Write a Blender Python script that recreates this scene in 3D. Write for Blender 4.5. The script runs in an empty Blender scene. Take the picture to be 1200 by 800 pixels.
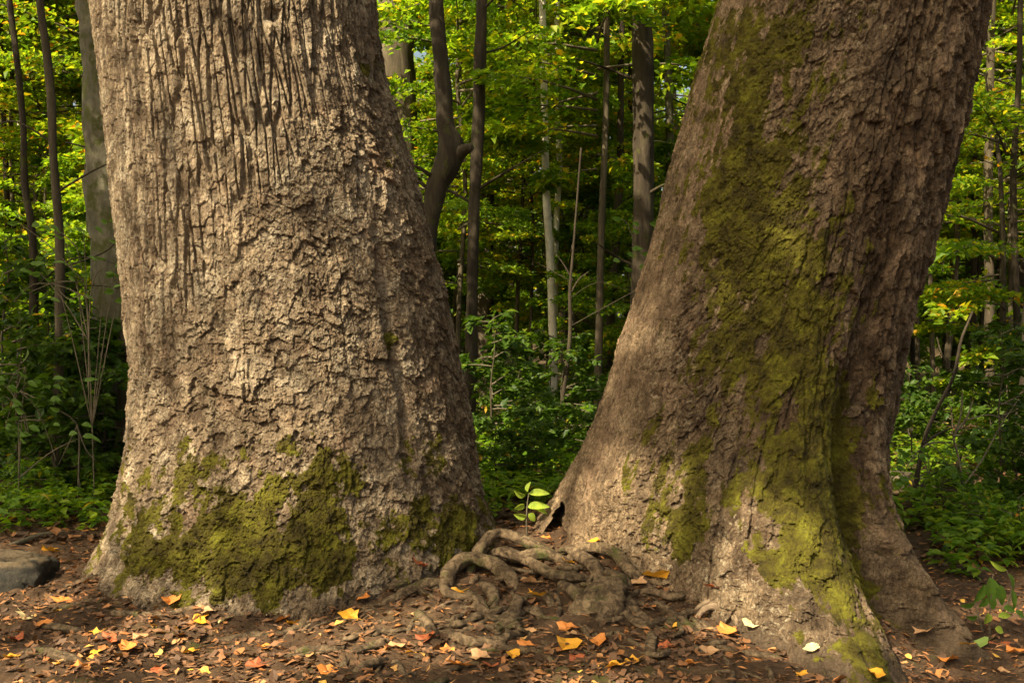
import bpy, math, random
import numpy as np
from mathutils import Vector
R = math.radians
rng = np.random.default_rng(7)
random.seed(7)
S = bpy.context.scene
COL = S.collection

# ------------------------------------------------------------------ camera, sky, sun, exposure
F = 1167.0            # focal length in pixels of the 1200 px wide photograph
CAMH = 1.4
cam = bpy.data.cameras.new('camera'); cam.lens = 35.0; cam.sensor_width = 36.0
cam.clip_end = 2000
cam.dof.use_dof = False
co = bpy.data.objects.new('camera', cam); COL.objects.link(co)
co.location = (0, 0, CAMH); co.rotation_euler = (R(90), 0, 0)
S.camera = co
SUN = np.array([-0.58, -0.60, 0.84]); SUN /= np.linalg.norm(SUN)   # towards the sun
SUN_EL = math.asin(SUN[2]); SUN_AZ = math.atan2(SUN[0], SUN[1])
w = bpy.data.worlds.new('World'); S.world = w; w.use_nodes = True
wn = w.node_tree; bg = wn.nodes['Background']
sky = wn.nodes.new('ShaderNodeTexSky'); sky.sky_type = 'NISHITA'; sky.sun_disc = False
sky.sun_elevation = SUN_EL; sky.sun_rotation = SUN_AZ
sky.dust_density = 6.0; sky.air_density = 0.8; sky.ozone_density = 0.6
wb = wn.nodes.new('ShaderNodeMix'); wb.data_type = 'RGBA'; wb.blend_type = 'MULTIPLY'; wb.inputs[0].default_value = 1.0
wb.inputs[7].default_value = (1.0, 0.93, 0.70, 1)      # the photograph's warm white balance
wn.links.new(sky.outputs[0], wb.inputs[6]); wn.links.new(wb.outputs[2], bg.inputs[0]); bg.inputs[1].default_value = 0.105
sl = bpy.data.lights.new('sun', 'SUN'); sl.energy = 5.0; sl.angle = R(0.55); sl.color = (1.0, 0.84, 0.58)
so = bpy.data.objects.new('sun', sl); COL.objects.link(so)
so.rotation_euler = Vector(SUN.tolist()).to_track_quat('Z', 'Y').to_euler()
S.view_settings.view_transform = 'Standard'; S.view_settings.look = 'None'
S.view_settings.exposure = 1.45; S.view_settings.gamma = 1.0
S.render.engine = 'CYCLES'
S.cycles.max_bounces = 8; S.cycles.diffuse_bounces = 4; S.cycles.transmission_bounces = 6

# ------------------------------------------------------------------ noise
def _hash(ix, iy, iz, seed):
    h = (ix.astype(np.uint32)*np.uint32(374761393) + iy.astype(np.uint32)*np.uint32(668265263)
         + iz.astype(np.uint32)*np.uint32(2147483647-1234567) + np.uint32((seed*974711+12345) & 0xffffffff))
    h ^= h >> np.uint32(13); h *= np.uint32(1274126177); h ^= h >> np.uint32(16); h *= np.uint32(2246822519); h ^= h >> np.uint32(13)
    return h
def gn(x, y, z, seed=0):
    x, y, z = np.broadcast_arrays(np.asarray(x, float), np.asarray(y, float), np.asarray(z, float))
    xi = np.floor(x); yi = np.floor(y); zi = np.floor(z)
    fx = x-xi; fy = y-yi; fz = z-zi
    xi = xi.astype(np.int64); yi = yi.astype(np.int64); zi = zi.astype(np.int64)
    q = lambda t: t*t*t*(t*(t*6-15)+10)
    u, v, w_ = q(fx), q(fy), q(fz)
    out = 0
    for dx in (0, 1):
        for dy in (0, 1):
            for dz in (0, 1):
                h = _hash(xi+dx, yi+dy, zi+dz, seed)
                gx = (h & np.uint32(255))/127.5-1; gy = ((h >> np.uint32(8)) & np.uint32(255))/127.5-1; gz = ((h >> np.uint32(16)) & np.uint32(255))/127.5-1
                d = gx*(fx-dx)+gy*(fy-dy)+gz*(fz-dz)
                out = out + d*(u if dx else 1-u)*(v if dy else 1-v)*(w_ if dz else 1-w_)
    return out*1.1
def fbm(x, y, z=0.0, o=4, seed=0, g=0.5):
    a = 1.0; s = 0.0; k = 1.0
    for i in range(o):
        s = s+a*gn(x*k, y*k, np.asarray(z, float)*k, seed+i*17); a *= g; k *= 2.03
    return s
def worley(u, v, seed=0, jit=0.9, full=False):
    ui = np.floor(u).astype(np.int64); vi = np.floor(v).astype(np.int64)
    f1 = np.full(u.shape, 9.0); f2 = np.full(u.shape, 9.0); idr = np.zeros(u.shape); dv = np.zeros(u.shape); du = np.zeros(u.shape)
    zz = np.zeros_like(ui)
    for dx in (-1, 0, 1):
        for dy in (-1, 0, 1):
            h = _hash(ui+dx, vi+dy, zz, seed)
            px = ui+dx+0.5+jit*((h & np.uint32(1023))/1023.0-0.5)
            py = vi+dy+0.5+jit*(((h >> np.uint32(10)) & np.uint32(1023))/1023.0-0.5)
            r = ((h >> np.uint32(20)) & np.uint32(1023))/1023.0
            d = np.hypot(px-u, py-v)
            n = d < f1
            f2 = np.where(n, f1, np.minimum(f2, d)); idr = np.where(n, r, idr); f1 = np.where(n, d, f1); dv = np.where(n, v-py, dv); du = np.where(n, u-px, du)
    if full: return f1, f2, idr, du, dv
    return f1, f2, idr
def shingle(s, z, w_, h_, seed, tilt, step, roll=0.0, warp=0.5):
    """overlapping bark scales: each cell a plate whose lower edge stands proud"""
    a = warp*w_*1.6; k = 0.55/w_
    sw = s+a*fbm(s*k, z*k*.7, 0.3, 3, seed+1, .6); zw = z+a*1.2*fbm(s*k, z*k*.7, 5.3, 3, seed+2, .6)
    f1, f2, i, du, dv = worley(sw/w_, zw/h_, seed, .95, True)
    return step*i-tilt*dv+roll*du*(i-.5)*2-0.35*step*sst(.10, 0, f2-f1), i, f2-f1
def sst(a, b, x):
    t = np.clip((x-a)/(b-a), 0, 1); return t*t*(3-2*t)
def terrace(n, step, sharp=0.25):
    t = n/step; f = np.floor(t); return (f+sst(0, sharp, t-f))*step

# ------------------------------------------------------------------ ground shape and projection
TL = (-1.35, 6.15)    # left giant's foot
TR = (1.33, 6.0)      # right giant's foot
def ground(x, y, fine=True):
    x = np.asarray(x, float); y = np.asarray(y, float)
    g = 0.20*np.exp(-((x-0.02)/0.75)**2-((y-6.0)/0.85)**2)
    g = g+0.07*np.exp(-((x+0.2)/0.8)**2-((y-5.0)/0.5)**2)
    g = g-0.17*sst(0.9, 2.3, x)*sst(9.5, 6.5, y)
    g = g+0.16*np.exp(-(np.hypot(x-TL[0], y-TL[1])/1.25)**6)*0.5+0.16*np.exp(-(np.hypot(x-TR[0], y-TR[1])/1.2)**6)
    far = sst(7, 20, y)
    g = g+far*(0.25*gn(x*0.13, y*0.13, 0.3, 3)+0.1*gn(x*.5, y*.5, 0, 4))+sst(15, 120, y)*1.2
    g = g+0.30*sst(-2.3, -5, x)*sst(6.5, 10, y)*0.6
    g = g+0.035*gn(x*1.3, y*1.3, 0.5, 5)
    if fine:
        near = sst(14, 8, y)
        wx = x+0.25*gn(x*1.2, y*1.2, 2.2, 31); wy = y+0.25*gn(x*1.2, y*1.2, 7.7, 32)
        rid = 1-np.abs(gn(wx*1.7, wy*6.5, 0.1, 6))*2.6
        rid2 = 1-np.abs(gn(wx*4.5+wy*2, wy*9-wx*1.5, 0.1, 7))*2.4
        g = g+near*(0.030*np.clip(rid, 0, 1)**2+0.018*np.clip(rid2, 0, 1)**2)
        g = g+near*0.022*fbm(x*10, y*11, 0.2, 4, 8, 0.68)
    return g
def proj(P):
    P = np.asarray(P, float); return 600+F*P[..., 0]/P[..., 1], 400-F*(P[..., 2]-CAMH)/P[..., 1]
def at(px, py, D):
    return np.array([(px-600)/F*D, D, CAMH-(py-400)/F*D])
def gp(px, py, lift=0.0, dmin=3.0, dmax=60):
    """the point seen at a pixel that lies `lift` above the ground"""
    D = np.linspace(dmin, dmax, 6000)
    x = (px-600)/F*D; z = CAMH-(py-400)/F*D
    k = np.nonzero(z < ground(x, D, False)+lift)[0]
    i = k[0] if len(k) else len(D)-1
    return np.array([x[i], D[i], z[i]])

# ------------------------------------------------------------------ object helpers
def mesh_np(name, V, Fq, attrs=None, smooth=True, corner=4):
    V = np.asarray(V, np.float32); Fq = np.asarray(Fq, np.int32)
    m = bpy.data.meshes.new(name)
    m.vertices.add(len(V)); m.vertices.foreach_set('co', V.ravel())
    k = Fq.shape[1]
    m.loops.add(Fq.size); m.polygons.add(len(Fq))
    m.polygons.foreach_set('loop_start', np.arange(0, Fq.size, k, dtype=np.int32))
    m.loops.foreach_set('vertex_index', Fq.ravel())
    m.polygons.foreach_set('use_smooth', np.full(len(Fq), smooth, dtype=bool))
    for an, av in (attrs or {}).items():
        a = m.attributes.new(an, 'FLOAT', 'POINT'); a.data.foreach_set('value', np.asarray(av, np.float32).ravel())
    m.update(calc_edges=True); m.validate()
    return m
def link(name, mesh, mat=None, parent=None, **p):
    o = bpy.data.objects.new(name, mesh); COL.objects.link(o)
    if mat is not None and mesh is not None and not mesh.materials: mesh.materials.append(mat)
    if parent is not None: o.parent = parent
    for k, v in p.items(): o[k] = v
    return o
def thing(name, label, cat, loc=(0, 0, 0), group=None, rz=0.0, s=1.0):
    o = bpy.data.objects.new(name, None); COL.objects.link(o)
    o.empty_display_size = 0.2
    o.location = [float(c) for c in loc]; o.rotation_euler = (0, 0, rz); o.scale = (s, s, s)
    o['label'] = label; o['category'] = cat
    if group: o['group'] = group
    return o
def copy_thing(src, label, loc, rz=0.0, s=1.0, group=None, kids=None):
    r = src.copy(); COL.objects.link(r)
    r.location = [float(c) for c in loc]; r.rotation_euler = (random.uniform(-.04, .04), random.uniform(-.04, .04), rz); r.scale = (s, s, s)
    r['label'] = label
    if group: r['group'] = group
    for ch in (kids if kids is not None else list(src.children)):
        c = ch.copy(); COL.objects.link(c); c.parent = r
    return r
def catmull(P, n):
    P = np.asarray(P, float); P = np.vstack([2*P[0]-P[1], P, 2*P[-1]-P[-2]])
    m = len(P)-3; t = np.linspace(0, m-1e-6, n); i = t.astype(int); f = (t-i)[:, None]
    a, b, c, d = P[i], P[i+1], P[i+2], P[i+3]
    return 0.5*((2*b)+(-a+c)*f+(2*a-5*b+4*c-d)*f*f+(-a+3*b-3*c+d)*f**3)
def tube(P, rad, n=24, sides=10, bump=0.0, seed=0, flat=1.0, twist=0.0, ns=4.0, sub=True):
    """P control points, rad radii at them -> verts, quads"""
    P = np.asarray(P, float); rad = np.asarray(rad, float)
    PR = catmull(np.column_stack([P, rad]), n) if sub else np.column_stack([P, rad])
    n = len(PR); C = PR[:, :3]; r = np.clip(PR[:, 3], 0.0008, None)
    T = np.gradient(C, axis=0); T /= np.linalg.norm(T, axis=1)[:, None]+1e-9
    up = np.array([0, 0, 1.0]) if abs(T[:, 2]).mean() < 0.7 else np.array([0.0, 1.0, 0])
    A = np.cross(T, up); A /= np.linalg.norm(A, axis=1)[:, None]+1e-9
    B = np.cross(A, T)
    th = np.linspace(0, 2*np.pi, sides, endpoint=False)[None, :]+twist*np.linspace(0, 1, n)[:, None]
    rr = r[:, None]*np.ones_like(th)
    ct, st = np.cos(th), np.sin(th)
    if bump:
        L = np.cumsum(np.r_[0, np.linalg.norm(np.diff(C, axis=0), axis=1)])[:, None]
        rr = rr*(1+bump*0.9*gn(ct*2.6+seed, st*2.6, L*1.6, seed+9)+bump*(fbm(ct*1.6+seed, st*1.6+L*ns, L*ns*.5, 3, seed)*1.4+0.5*gn(ct*3.2, st*3.2+seed, L*ns*.4, seed+5)))
    V = C[:, None, :]+A[:, None, :]*(rr*ct)[..., None]+B[:, None, :]*(rr*st*flat)[..., None]
    idx = np.arange(n*sides).reshape(n, sides); nx = np.roll(idx, -1, 1)
    Q = np.stack([idx[:-1], nx[:-1], nx[1:], idx[1:]], -1).reshape(-1, 4)
    V = V.reshape(-1, 3)
    # close the ends with quads to centre points
    V = np.vstack([V, C[:1]-T[:1]*r[0]*.3, C[-1:]+T[-1:]*r[-1]*.3]); a, b = len(V)-2, len(V)-1
    e = []
    for k in range(0, sides-1, 2):
        e.append([idx[0, k], a, idx[0, (k+2) % sides], idx[0, k+1]]); e.append([idx[-1, k+1], idx[-1, (k+2) % sides], b, idx[-1, k]])
    return V, np.vstack([Q, np.array(e)])
def join(parts):
    Vs, Fs, o = [], [], 0
    for V, Q in parts: Vs.append(V); Fs.append(Q+o); o += len(V)
    return np.vstack(Vs), np.vstack(Fs)

# ------------------------------------------------------------------ materials
def mat(name):
    m = bpy.data.materials.new(name); m.use_nodes = True; nt = m.node_tree
    return m, nt, nt.nodes['Principled BSDF']
def N(nt, t, **k):
    n = nt.nodes.new(t)
    for a, v in k.items(): setattr(n, a, v)
    return n
def noise(nt, vec, scale, detail=4, rough=0.6, dist=0.0):
    n = N(nt, 'ShaderNodeTexNoise'); n.inputs['Scale'].default_value = scale; n.inputs['Detail'].default_value = detail
    n.inputs['Roughness'].default_value = rough; n.inputs['Distortion'].default_value = dist
    if vec is not None: nt.links.new(vec, n.inputs['Vector'])
    return n.outputs['Fac']
def ramp(nt, fac, stops):
    r = N(nt, 'ShaderNodeValToRGB'); el = r.color_ramp.elements
    while len(el) < len(stops): el.new(0.5)
    for e, (p, c) in zip(el, stops): e.position = p; e.color = (*c, 1) if len(c) == 3 else c
    nt.links.new(fac, r.inputs[0]); return r.outputs[0]
def mixc(nt, fac, a, b, mode='MIX'):
    m = N(nt, 'ShaderNodeMix', data_type='RGBA', blend_type=mode)
    for s, v in ((m.inputs[0], fac), (m.inputs[6], a), (m.inputs[7], b)):
        if isinstance(v, (int, float)): s.default_value = v
        elif isinstance(v, tuple): s.default_value = (*v, 1)
        else: nt.links.new(v, s)
    return m.outputs[2]
def mapping(nt, scale, obj=True):
    tc = N(nt, 'ShaderNodeTexCoord'); mp = N(nt, 'ShaderNodeMapping'); mp.inputs['Scale'].default_value = scale
    nt.links.new(tc.outputs['Object'], mp.inputs[0]); return mp.outputs[0]
def math2(nt, op, a, b, clamp=False):
    m = N(nt, 'ShaderNodeMath', operation=op, use_clamp=clamp)
    for s, v in zip(m.inputs, (a, b)):
        if isinstance(v, (int, float)): s.default_value = v
        else: nt.links.new(v, s)
    return m.outputs[0]
def bump(nt, bs, h, strength, dist):
    b = N(nt, 'ShaderNodeBump'); b.inputs['Strength'].default_value = strength; b.inputs['Distance'].default_value = dist
    nt.links.new(h, b.inputs['Height']); nt.links.new(b.outputs[0], bs.inputs['Normal'])
def attr(nt, name):
    a = N(nt, 'ShaderNodeAttribute'); a.attribute_name = name; return a.outputs['Fac']
def giant_bark(name, stops, pale):
    m, nt, bs = mat(name)
    iso = mapping(nt, (1, 1, 1)); st = mapping(nt, (1, 1, 0.28))
    base = ramp(nt, noise(nt, iso, 5.5, 6, 0.62, 0.4), stops)
    grain = ramp(nt, noise(nt, st, 42, 6, 0.75, 0.6), [(0.32, (0.50, 0.46, 0.42)), (0.52, (1, 1, 1)), (0.72, (1.35, 1.30, 1.22))])
    c = mixc(nt, 1.0, base, grain, 'MULTIPLY')
    gr2 = ramp(nt, noise(nt, iso, 120, 4, 0.8, 0.3), [(0.34, (0.55, 0.52, 0.50)), (0.5, (1, 1, 1)), (0.66, (1.45, 1.43, 1.38))])
    c = mixc(nt, 0.8, c, gr2, 'MULTIPLY')
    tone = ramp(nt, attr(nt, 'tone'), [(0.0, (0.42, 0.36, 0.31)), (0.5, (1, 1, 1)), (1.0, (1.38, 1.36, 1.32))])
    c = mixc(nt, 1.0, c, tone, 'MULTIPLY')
    lich_sunfleck = ramp(nt, noise(nt, iso, 26, 5, 0.7, 0.5), [(0.54, (0, 0, 0)), (0.66, (1, 1, 1))])
    c = mixc(nt, math2(nt, 'MULTIPLY', lich_sunfleck, attr(nt, 'lichen_sunfleck')), c, pale)
    c = mixc(nt, attr(nt, 'raw'), c, mixc(nt, 1.0, (0.40, 0.28, 0.19), grain, 'MULTIPLY'))
    mn = noise(nt, iso, 48, 6, 0.8, 0.3)
    mossc = ramp(nt, noise(nt, iso, 9, 6, 0.75, 0.5), [(0.32, (0.035, 0.027, 0.006)), (0.44, (0.085, 0.070, 0.007)), (0.55, (0.140, 0.128, 0.010)), (0.68, (0.24, 0.24, 0.02))])
    mossc = mixc(nt, 0.75, mossc, ramp(nt, mn, [(0.3, (0.45, 0.42, 0.35)), (0.6, (1.1, 1.1, 1.1)), (0.8, (1.5, 1.5, 1.3))]), 'MULTIPLY')
    f = math2(nt, 'ADD', attr(nt, 'moss'), math2(nt, 'MULTIPLY', math2(nt, 'SUBTRACT', mn, 0.5), 2.2))
    f = math2(nt, 'ADD', f, math2(nt, 'MULTIPLY', math2(nt, 'SUBTRACT', noise(nt, iso, 22, 6, 0.75, 0.6), 0.5), 1.8))
    f = ramp(nt, f, [(0.30, (0, 0, 0)), (0.68, (1, 1, 1))])
    dirt = ramp(nt, math2(nt, 'ADD', attr(nt, 'dirt'), math2(nt, 'MULTIPLY', math2(nt, 'SUBTRACT', mn, 0.5), 1.2)), [(0.35, (0, 0, 0)), (0.7, (1, 1, 1))])
    c = mixc(nt, math2(nt, 'MULTIPLY', dirt, 0.85), c, mixc(nt, mn, (0.06, 0.042, 0.026), (0.17, 0.12, 0.078)))
    c = mixc(nt, f, c, mossc)
    nt.links.new(c, bs.inputs['Base Color']); bs.inputs['Roughness'].default_value = 0.92
    bs.inputs['Specular IOR Level'].default_value = 0.25
    sn = lambda v, k, w_: math2(nt, 'MULTIPLY', math2(nt, 'SNAP', v, k), w_)
    st2 = mapping(nt, (1, 1, 0.6))
    n1 = noise(nt, st2, 21, 6, 0.66, 1.4); n2 = noise(nt, st, 44, 5, 0.66, 1.0)
    scales = math2(nt, 'ADD', sn(n1, 0.05, 1.8), sn(n2, 0.08, 0.9))
    vo = N(nt, 'ShaderNodeTexVoronoi', feature='DISTANCE_TO_EDGE'); vo.inputs['Scale'].default_value = 26; wv = N(nt, 'ShaderNodeVectorMath', operation='ADD')
    nn = N(nt, 'ShaderNodeTexNoise'); nn.inputs['Scale'].default_value = 14; nn.inputs['Detail'].default_value = 5; sc_ = N(nt, 'ShaderNodeVectorMath', operation='SCALE'); sc_.inputs['Scale'].default_value = 0.09
    nt.links.new(iso, nn.inputs['Vector']); nt.links.new(nn.outputs['Color'], sc_.inputs[0]); nt.links.new(mapping(nt, (1, 1, 0.4)), wv.inputs[0]); nt.links.new(sc_.outputs[0], wv.inputs[1]); nt.links.new(wv.outputs[0], vo.inputs['Vector'])
    crack = ramp(nt, vo.outputs['Distance'], [(0.0, (0, 0, 0)), (0.09, (1, 1, 1))])
    nomoss = math2(nt, 'SUBTRACT', 1.0, f)
    peel = ramp(nt, math2(nt, 'SNAP', n1, 0.05), [(0.30, (0.62, 0.56, 0.50)), (0.45, (0.95, 0.93, 0.90)), (0.55, (1.05, 1.05, 1.03)), (0.7, (1.35, 1.33, 1.25))])
    c = mixc(nt, nomoss, c, mixc(nt, 1.0, c, peel, 'MULTIPLY'))
    c = mixc(nt, math2(nt, 'MULTIPLY', nomoss, math2(nt, 'MULTIPLY', math2(nt, 'SUBTRACT', 1.0, crack), 0.55)), c, (0.07, 0.05, 0.032))
    nt.links.new(c, bs.inputs['Base Color'])
    scales = math2(nt, 'ADD', scales, math2(nt, 'MULTIPLY', crack, 0.14))
    h = math2(nt, 'ADD', noise(nt, st, 60, 8, 0.8, 0.8), math2(nt, 'MULTIPLY', noise(nt, iso, 150, 5, 0.8), 0.8))
    h = math2(nt, 'ADD', h, math2(nt, 'MULTIPLY', scales, 2.2))
    bump(nt, bs, h, 1.0, 0.016)
    return m
def simple_bark(name, stops, scale=7, zs=0.25, bd=0.02, mossy=0.0, fine=60):
    m, nt, bs = mat(name)
    st = mapping(nt, (1, 1, zs)); iso = mapping(nt, (1, 1, 1))
    c = ramp(nt, noise(nt, st, scale, 8, 0.7, 0.6), stops)
    if mossy:
        c = mixc(nt, ramp(nt, noise(nt, iso, 6, 6, 0.7), [(0.62-mossy*.3, (0, 0, 0)), (0.70-mossy*.2, (1, 1, 1))]), c, (0.055, 0.06, 0.014))
    nt.links.new(c, bs.inputs['Base Color']); bs.inputs['Roughness'].default_value = 0.9; bs.inputs['Specular IOR Level'].default_value = 0.25
    bump(nt, bs, noise(nt, st, fine, 7, 0.75, 0.8), 0.9, bd)
    return m
def leaf_mat(name, stops, trans=0.55, rough=0.5):
    m, nt, bs = mat(name)
    oi = N(nt, 'ShaderNodeObjectInfo')
    t = math2(nt, 'ADD', attr(nt, 'tint'), math2(nt, 'MULTIPLY', math2(nt, 'SUBTRACT', oi.outputs['Random'], 0.5), 0.22), True)
    c = ramp(nt, t, stops)
    nt.links.new(c, bs.inputs['Base Color']); bs.inputs['Roughness'].default_value = rough; bs.inputs['Specular IOR Level'].default_value = 0.35
    tr = N(nt, 'ShaderNodeBsdfTranslucent')
    nt.links.new(mixc(nt, 1.0, c, (1.6, 1.5, 0.6), 'MULTIPLY'), tr.inputs[0])
    mx = N(nt, 'ShaderNodeMixShader'); mx.inputs[0].default_value = trans
    nt.links.new(bs.outputs[0], mx.inputs[1]); nt.links.new(tr.outputs[0], mx.inputs[2])
    nt.links.new(mx.outputs[0], nt.nodes['Material Output'].inputs[0])
    return m
M_L = giant_bark('bark_pale_tan', [(0.30, (0.17, 0.125, 0.085)), (0.43, (0.29, 0.225, 0.155)), (0.55, (0.39, 0.32, 0.23)), (0.68, (0.54, 0.47, 0.36))], (0.60, 0.54, 0.40))
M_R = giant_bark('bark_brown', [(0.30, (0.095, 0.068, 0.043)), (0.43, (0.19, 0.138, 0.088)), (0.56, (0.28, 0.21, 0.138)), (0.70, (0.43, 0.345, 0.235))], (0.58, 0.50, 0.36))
M_root = simple_bark('root_bark', [(0.34, (0.025, 0.017, 0.010)), (0.47, (0.09, 0.062, 0.036)), (0.60, (0.22, 0.158, 0.095))], 24, 1, 0.02, 0.25, 80)
M_grey = simple_bark('grey_beech_bark', [(0.3, (0.045, 0.042, 0.028)), (0.5, (0.10, 0.092, 0.064)), (0.7, (0.18, 0.17, 0.12))], 6, 0.5, 0.015, 0.5, 30)
M_dark = simple_bark('dark_bark', [(0.3, (0.016, 0.012, 0.008)), (0.52, (0.042, 0.032, 0.021)), (0.75, (0.09, 0.072, 0.048))], 9, 0.2, 0.02, 0.15, 45)
M_mid = simple_bark('brown_bark', [(0.3, (0.03, 0.024, 0.015)), (0.52, (0.075, 0.060, 0.040)), (0.75, (0.15, 0.125, 0.085))], 8, 0.2, 0.02, 0.1, 45)
M_pale = simple_bark('pale_bark', [(0.3, (0.26, 0.23, 0.18)), (0.5, (0.50, 0.46, 0.39)), (0.7, (0.68, 0.64, 0.56))], 4, 0.7, 0.006, 0.0, 30)
M_twig = simple_bark('twig_bark', [(0.3, (0.05, 0.042, 0.028)), (0.6, (0.13, 0.11, 0.075))], 12, 1, 0.002)
GR = [(0.0, (0.055, 0.125, 0.010)), (0.3, (0.12, 0.23, 0.015)), (0.55, (0.21, 0.31, 0.018)), (0.8, (0.19, 0.23, 0.015)), (0.92, (0.36, 0.29, 0.02)), (1.0, (0.42, 0.20, 0.02))]
GRY = [(0.0, (0.06, 0.13, 0.010)), (0.28, (0.13, 0.24, 0.015)), (0.5, (0.24, 0.34, 0.020)), (0.78, (0.42, 0.42, 0.025)), (0.92, (0.50, 0.38, 0.03)), (1.0, (0.52, 0.24, 0.02))]
GRD = [(0.0, (0.030, 0.070, 0.008)), (0.5, (0.065, 0.125, 0.012)), (0.85, (0.12, 0.18, 0.016)), (0.96, (0.16, 0.19, 0.02)), (1.0, (0.45, 0.28, 0.02))]
M_lf = leaf_mat('woodland_leaf', GR); M_lfy = leaf_mat('turning_leaf', GRY, 0.6); M_lfd = leaf_mat('shade_leaf', GRD, 0.5)
M_lit = leaf_mat('fallen_brown_leaf', [(0.0, (0.045, 0.026, 0.015)), (0.35, (0.10, 0.055, 0.030)), (0.6, (0.19, 0.095, 0.045)), (0.78, (0.30, 0.12, 0.035)), (0.9, (0.42, 0.22, 0.09)), (1.0, (0.62, 0.38, 0.05))], 0.08, 0.7)
def flat_leaf(name, c1, c2, trans=0.15):
    m, nt, bs = mat(name); iso = mapping(nt, (1, 1, 1))
    c = ramp(nt, noise(nt, iso, 22, 5, 0.7, 0.3), [(0.35, c2), (0.6, c1)])
    spots = ramp(nt, noise(nt, iso, 60, 3, 0.6), [(0.62, (0, 0, 0)), (0.68, (1, 1, 1))])
    c = mixc(nt, math2(nt, 'MULTIPLY', spots, 0.5), c, (0.12, 0.05, 0.015))
    nt.links.new(c, bs.inputs['Base Color']); bs.inputs['Roughness'].default_value = 0.6
    bump(nt, bs, noise(nt, iso, 90, 3), 0.5, 0.002)
    tr = N(nt, 'ShaderNodeBsdfTranslucent'); nt.links.new(c, tr.inputs[0])
    mx = N(nt, 'ShaderNodeMixShader'); mx.inputs[0].default_value = trans
    nt.links.new(bs.outputs[0], mx.inputs[1]); nt.links.new(tr.outputs[0], mx.inputs[2]); nt.links.new(mx.outputs[0], nt.nodes['Material Output'].inputs[0])
    return m
FL = {'golden yellow': flat_leaf('leaf_yellow', (0.74, 0.38, 0.025), (0.55, 0.24, 0.02)),
      'orange': flat_leaf('leaf_orange', (0.62, 0.24, 0.04), (0.40, 0.13, 0.03)),
      'rusty red': flat_leaf('leaf_rust', (0.42, 0.11, 0.035), (0.24, 0.06, 0.02)),
      'tan': flat_leaf('leaf_tan', (0.50, 0.30, 0.15), (0.34, 0.18, 0.08)),
      'cream': flat_leaf('leaf_cream', (0.66, 0.56, 0.30), (0.46, 0.36, 0.16)),
      'green': flat_leaf('leaf_green', (0.20, 0.30, 0.06), (0.12, 0.18, 0.05)),
      'lime': flat_leaf('leaf_lime', (0.36, 0.46, 0.05), (0.26, 0.38, 0.04), 0.45),
      'fresh': flat_leaf('leaf_fresh_green', (0.13, 0.25, 0.025), (0.09, 0.18, 0.02), 0.5)}

# soil
m, nt, bs = mat('forest_soil')
iso = mapping(nt, (1, 1, 1)); hs = mapping(nt, (0.5, 1.4, 1))
c = ramp(nt, noise(nt, iso, 2.2, 8, 0.7, 0.5), [(0.3, (0.034, 0.021, 0.012)), (0.5, (0.074, 0.046, 0.027)), (0.7, (0.125, 0.080, 0.047))])
c = mixc(nt, 1.0, c, ramp(nt, noise(nt, hs, 38, 8, 0.8, 0.7), [(0.32, (0.40, 0.38, 0.36)), (0.5, (1, 1, 1)), (0.7, (1.6, 1.5, 1.35))]), 'MULTIPLY')
c = mixc(nt, math2(nt, 'MULTIPLY', attr(nt, 'green'), ramp(nt, noise(nt, iso, 14, 6, 0.8), [(0.5, (0, 0, 0)), (0.62, (1, 1, 1))])), c, (0.055, 0.060, 0.014))
nt.links.new(c, bs.inputs['Base Color']); bs.inputs['Roughness'].default_value = 0.95; bs.inputs['Specular IOR Level'].default_value = 0.2
bump(nt, bs, math2(nt, 'ADD', noise(nt, hs, 60, 8, 0.8, 0.8), math2(nt, 'MULTIPLY', noise(nt, iso, 220, 4, 0.7), 0.4)), 1.0, 0.014)
M_soil = m
# stone
m, nt, bs = mat('dark_rock'); iso = mapping(nt, (1, 1, 1))
c = ramp(nt, noise(nt, iso, 14, 8, 0.75, 0.6), [(0.40, (0.012, 0.011, 0.008)), (0.56, (0.045, 0.040, 0.028)), (0.68, (0.16, 0.145, 0.11))])
c = mixc(nt, math2(nt, 'MULTIPLY', attr(nt, 'tone'), 0.85), c, mixc(nt, noise(nt, iso, 30, 5, 0.7), (0.12, 0.085, 0.05), (0.28, 0.21, 0.12)))
nt.links.new(c, bs.inputs['Base Color']); bs.inputs['Roughness'].default_value = 0.85
bump(nt, bs, noise(nt, iso, 28, 8, 0.8), 1, 0.04); M_rock = m

# ------------------------------------------------------------------ ground sheet
def graded(lo, hi, step, far_lo, far_hi, k=1.09, smax=6.0):
    a = list(np.arange(lo, hi, step)); s = step; x = lo
    left = []
    while x > far_lo: s = min(s*k, smax); x -= s; left.append(x)
    s = step; x = a[-1]; right = []
    while x < far_hi: s = min(s*k, smax); x += s; right.append(x)
    return np.array(left[::-1]+a+right)
gx = graded(-2.7, 2.9, 0.013, -160, 160, 1.10, 9); gy = graded(3.7, 6.9, 0.013, -60, 260, 1.05, 8)
GX, GY = np.meshgrid(gx, gy)
GZ = ground(GX, GY)
idx = np.arange(GX.size).reshape(GX.shape)
GQ = np.stack([idx[:-1, :-1], idx[:-1, 1:], idx[1:, 1:], idx[1:, :-1]], -1).reshape(-1, 4)
green = np.clip(sst(0.05, 0.4, gn(GX*1.6, GY*2.6, 0, 71))*sst(5.6, 4.6, GY)*0.9+0.5*sst(8, 11, GY), 0, 1)
gm = mesh_np('ground', np.stack([GX, GY, GZ], -1).reshape(-1, 3), GQ, {'green': green})
link('ground', gm, M_soil, kind='structure')

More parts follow.
